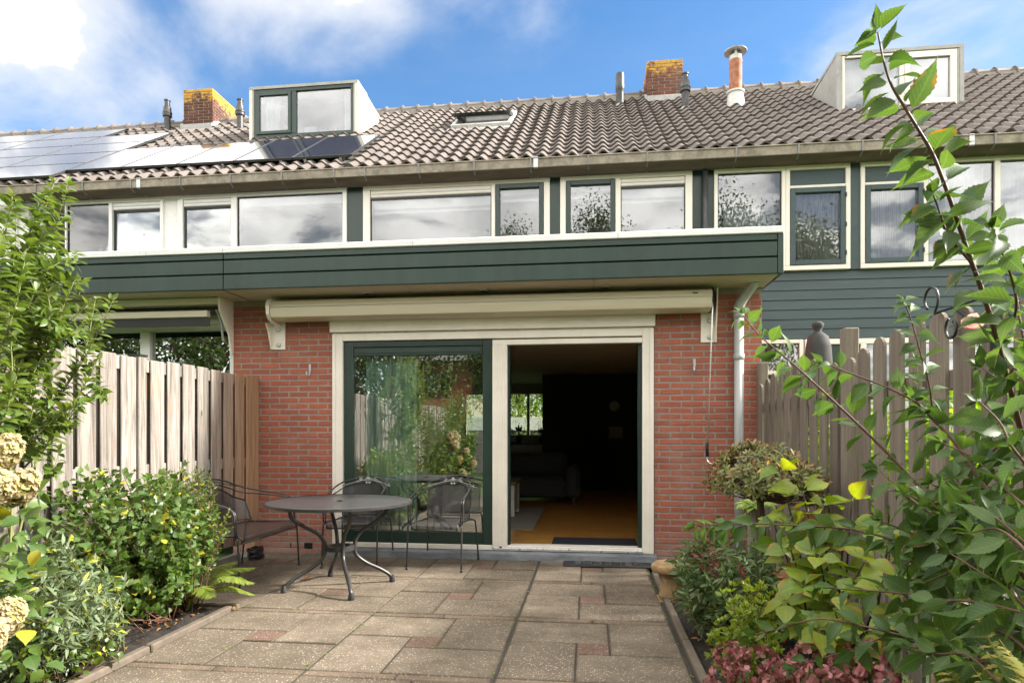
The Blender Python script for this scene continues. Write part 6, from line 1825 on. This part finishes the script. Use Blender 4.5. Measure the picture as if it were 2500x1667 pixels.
# --- neighbour's bright garden behind the picket fence
for i, (x, y_, rx, ry, hh, lab) in enumerate([(2.1, 5.5, .38, .72, 1.85, 'bright green bush behind the far end of the picket fence'), (2.1, 4.2, .38, .76, 1.85, 'bright green bush behind the middle of the picket fence'), (2.1, 2.8, .38, .8, 1.85, 'bright green bush behind the near part of the picket fence')]):
    t = plant('garden_bush', lab, 'bush', (x, y_, 0), "bushes in the neighbour's garden")
    shrub(t, LD['ov'], 'lf_bright', (x, y_, hh * .5), (rx, ry, hh * .52), 170, 30, .09, 'stem_green', 0, .15, .006, (x, y_, 0), 1.5, -.8, .25)

# --- trees behind the camera and behind the house (seen mirrored and through the back window)
def tree(label, base, H_, rad, mat='lf_tree', nleaf=9000, lsize=.13, seed=0, group='trees around the gardens'):
    t = plant('tree', label, 'tree', base, group)
    b = Vector(base); mb = MB(); f = Foliage(LD['tree'], mat)
    addstem(mb, spline([b, b + Vector((.1, .05, H_ * .35)), b + Vector((0, .1, H_ * .8))], 5), .03 * H_ * .6, .04, 10)
    cl = []
    for i in range(46):
        while True:
            q = Vector((rnd.uniform(-1, 1), rnd.uniform(-1, 1), rnd.uniform(-1, 1)))
            if .35 < q.length < 1: break
        q *= 1 + .3 * noise.noise(q * 2 + b)
        c = b + Vector((q.x * rad, q.y * rad, H_ * .62 + q.z * H_ * .38)); cl.append(c)
        s = b + Vector((0, .05, H_ * (.25 + .35 * rnd.random())))
        addstem(mb, spline([s, s.lerp(c, .55) + Vector((0, 0, .2)), c], 4), .05, .012, 5)
    for i in range(nleaf):
        c = rnd.choice(cl); p = c + Vector((rnd.gauss(0, rad * .17), rnd.gauss(0, rad * .17), rnd.gauss(0, H_ * .055)))
        f.add(orient(p, rv(1) + Vector((0, 0, -.2)), Vector((0, 0, 1)) + rv(.5), lsize * rnd.uniform(.7, 1.3)))
    P(mb.obj('trunk', 'bark', t, True)); pf(f, t, 0, 'crown')
tree('tall tree behind the garden end, mirrored in the upper windows', (.3, -12.5, -.06), 11.3, 1.9, nleaf=26000, lsize=.12)
tree('second tall tree behind the garden end beside the first', (-3.9, -13, -.06), 10.8, 1.5, nleaf=20000, lsize=.12)
tree('broad tree behind the neighbouring garden', (7.2, -11.5, -.06), 11.8, 3.2, nleaf=45000, lsize=.13)
tree('broad dark tree at the end of the left garden', (-6.5, -7, -.06), 7.2, 2.6, nleaf=12000)
tree('dense tree at the end of the own garden', (-.6, -8.5, -.06), 5.0, 2.0, nleaf=9000)
tree('leafy tree beyond the right garden', (4.2, -7.5, -.06), 5.6, 2.0, nleaf=9000)
tree('dark tree in the left neighbour garden', (-11, -4, -.06), 7.0, 2.6, nleaf=11000)
tree('farther dark tree in the left neighbour garden', (-15.5, -5.5, -.06), 7.5, 2.8, nleaf=11000)
# hedges further back in the garden
for lab, x, y_, rx, ry, hh in (('tall green hedge shrub on the left behind the camera', -3.0, -1.2, .5, 1.2, 2.4), ('green shrub on the right behind the camera', 1.1, -.6, .4, .9, 1.5), ('green shrub at the back of the lawn', -1.2, -4.5, .9, .5, 1.4)):
    t = plant('garden_shrub', lab, 'shrub', (x, y_, 0), 'shrubs behind the camera')
    shrub(t, LD['ov'], 'lf_hib', (x, y_, hh * .52), (rx, ry, hh * .5), 150, 24, .11, 'stem', 0, .1, .008, (x, y_, 0), 2., -.95, .2)
bf = thing('board_fence', 'grey board fence closing the end of the garden', 'fence', (-1, -6, 0))
for i in range(34): P(MB().box(-3.6 + i * .155, -3.6 + i * .155 + .148, -6.02, -6.0, .05, 1.85 + rnd.uniform(-.01, .01)).obj('plank', 'oldplank', bf))
for z in (.5, 1.5): P(MB().box(-3.6, 1.65, -6.045, -6.021, z - .04, z + .04).obj('rail', 'oldplank', bf))
fh = thing('gable_house', 'distant house with grey roof and chimney beyond the garden', 'house', (-5.5, -20, 0))
P(MB().box(-10, -1.5, -26, -20, -.1, 5.2).obj('wall', 'brick', fh))
P(MB().prism([(-19.6, 5.1), (-23, 8.2), (-26.4, 5.1)], -10.2, -1.3).obj('roof', 'roofgrey', fh))
P(MB().box(-4.4, -3.6, -23.3, -22.5, 7.4, 9.0).obj('chimney', 'brick', fh))
for x in (-8.8, -6.2, -3.6): P(MB().box(x, x + 1.5, -20.03, -19.97, 3.2, 4.5).obj('window', 'glass_up', fh))

# street side: willow and a low white building
wt = plant('willow_tree', 'weeping willow seen through the kitchen window behind the house', 'tree', (-2.6, 23.0, 0))
mb = MB(); f = Foliage(LD['wil'], 'lf_willow')
addstem(mb, spline([(-3.35, 22.5, -.1), (-3.3, 22.5, 2.5), (-3.2, 22.6, 6)], 5), .17, .12, 12)
for i in range(150):
    p = Vector((rnd.uniform(-6, 1.5), 22.6 + rnd.uniform(-1.2, 1.6), rnd.uniform(4.2, 6.0))); L = rnd.uniform(1.8, 4.2)
    pts = [p + Vector((.15 * math.sin(k * .5 + i), .1 * math.cos(k * .4 + i), -L * k / 8)) for k in range(9)]
    if i % 4 == 0: addstem(mb, pts, .006, .003, 4)
    for j in range(70):
        q, d = lerp_path(pts, rnd.random() * .999); f.add(orient(q + rv(.04), d + rv(.5), rv(1), rnd.uniform(.10, .17)))
P(mb.obj('trunk', 'bark', wt, True)); pf(f, wt, 0, 'crown')
tree('green tree across the street behind the willow', (-3.5, 31, -.06), 8.0, 3.5, 'lf_bright', 9000, .2)
tree('another green tree across the street', (1.5, 32, -.06), 7.5, 3.2, 'lf_tree', 7000, .2)
lb = thing('low_building', 'low white building across the street behind the willow', 'building', (-2, 27, 0))
P(MB().box(-9, 6, 27, 31, -.1, 1.75).obj('wall', 'darkroom', lb)); P(MB().box(-9.2, 6.2, 26.8, 31, 1.4, 1.95).obj('eaves', 'white', lb))
hg = plant('clipped_hedge', 'clipped green hedge on the street side', 'hedge', (-2, 25.2, 0))
f = Foliage(LD['tree'], 'lf_tree')
for i in range(5000): f.add(orient((rnd.uniform(-7, 4), rnd.uniform(24.9, 25.5), rnd.uniform(.0, 1.25)), rv(1), Vector((0, 0, 1)) + rv(.6), .11))
pf(f, hg, 0)

# ------------------------------------------------------------------ litter and weeds
f = Foliage([leaf_data(1, .5, 4, 0, .3, .2, .5), leaf_data(1, .6, 4, 0, .5, -.2, .5)], 'litter')
for i in range(420):
    if i % 2: x, y_ = rnd.uniform(-3.4, -2.68), rnd.uniform(2.4, 4.4)
    else: x, y_ = rnd.uniform(.64, 1.5), rnd.uniform(2.0, 6.2)
    f.add(orient((x, y_, .035 + rnd.uniform(0, .03)), Vector((rnd.gauss(0, 1), rnd.gauss(0, 1), rnd.gauss(0, .25))), Vector((0, 0, 1)) + rv(.3), rnd.uniform(.018, .05)))
o = f.build(None, 0, 'leaf_litter'); o['label'] = 'scattered brown fallen leaves on the garden soil'; o['category'] = 'leaf litter'
for lab, p, s, a in (('curled tan fallen leaf on the slabs left of the table legs', (-2.52, 5.33), .085, .6), ('small tan fallen leaf on the slab by the left bed edge', (-2.58, 4.36), .05, 2.2), ('small reddish fallen leaf at the door sill', (-.62, 6.40), .035, 1.)):
    d = leaf_data(1, .55, 8, .15, .6, -.25, .45)
    o = link('fallen_leaf', data_mesh('fallen_leaf', d, 'litter'), None, orient((p[0], p[1], .012), Vector((math.cos(a), math.sin(a), .05)), Vector((0, 0, 1)), s)); tag(o, lab, 'leaf', 'single leaves on the patio')
f = Foliage(LD['sm'], 'lf_bright')
wsp = [(-1.56, 4.99), (-1.55, 5.42), (-2.15, 5.3), (-1.6, 5.3), (.12, 5.9), (.50, 3.4), (.53, 2.9), (-2.5, 4.95), (-1.12, 6.2), (.4, 5.5)]
for i in range(60): wsp.append((rnd.choice((-1.557, -1.557, -.513, -2.6, .535, -1.03 + .1, -2.08 - .1)) + rnd.gauss(0, .01), rnd.uniform(2.6, 6.3)))
for x, y_ in wsp:
    for k in range(rnd.randint(3, 7)): a = rnd.uniform(0, 6.28); f.add(orient((x, y_, -.004), Vector((math.cos(a), math.sin(a), .5)), Vector((0, 0, 1)), rnd.uniform(.006, .022)))
o = f.build(None, 0, 'joint_weeds'); o['label'] = 'tiny green weeds growing in the joints of the slabs'; o['category'] = 'weeds'
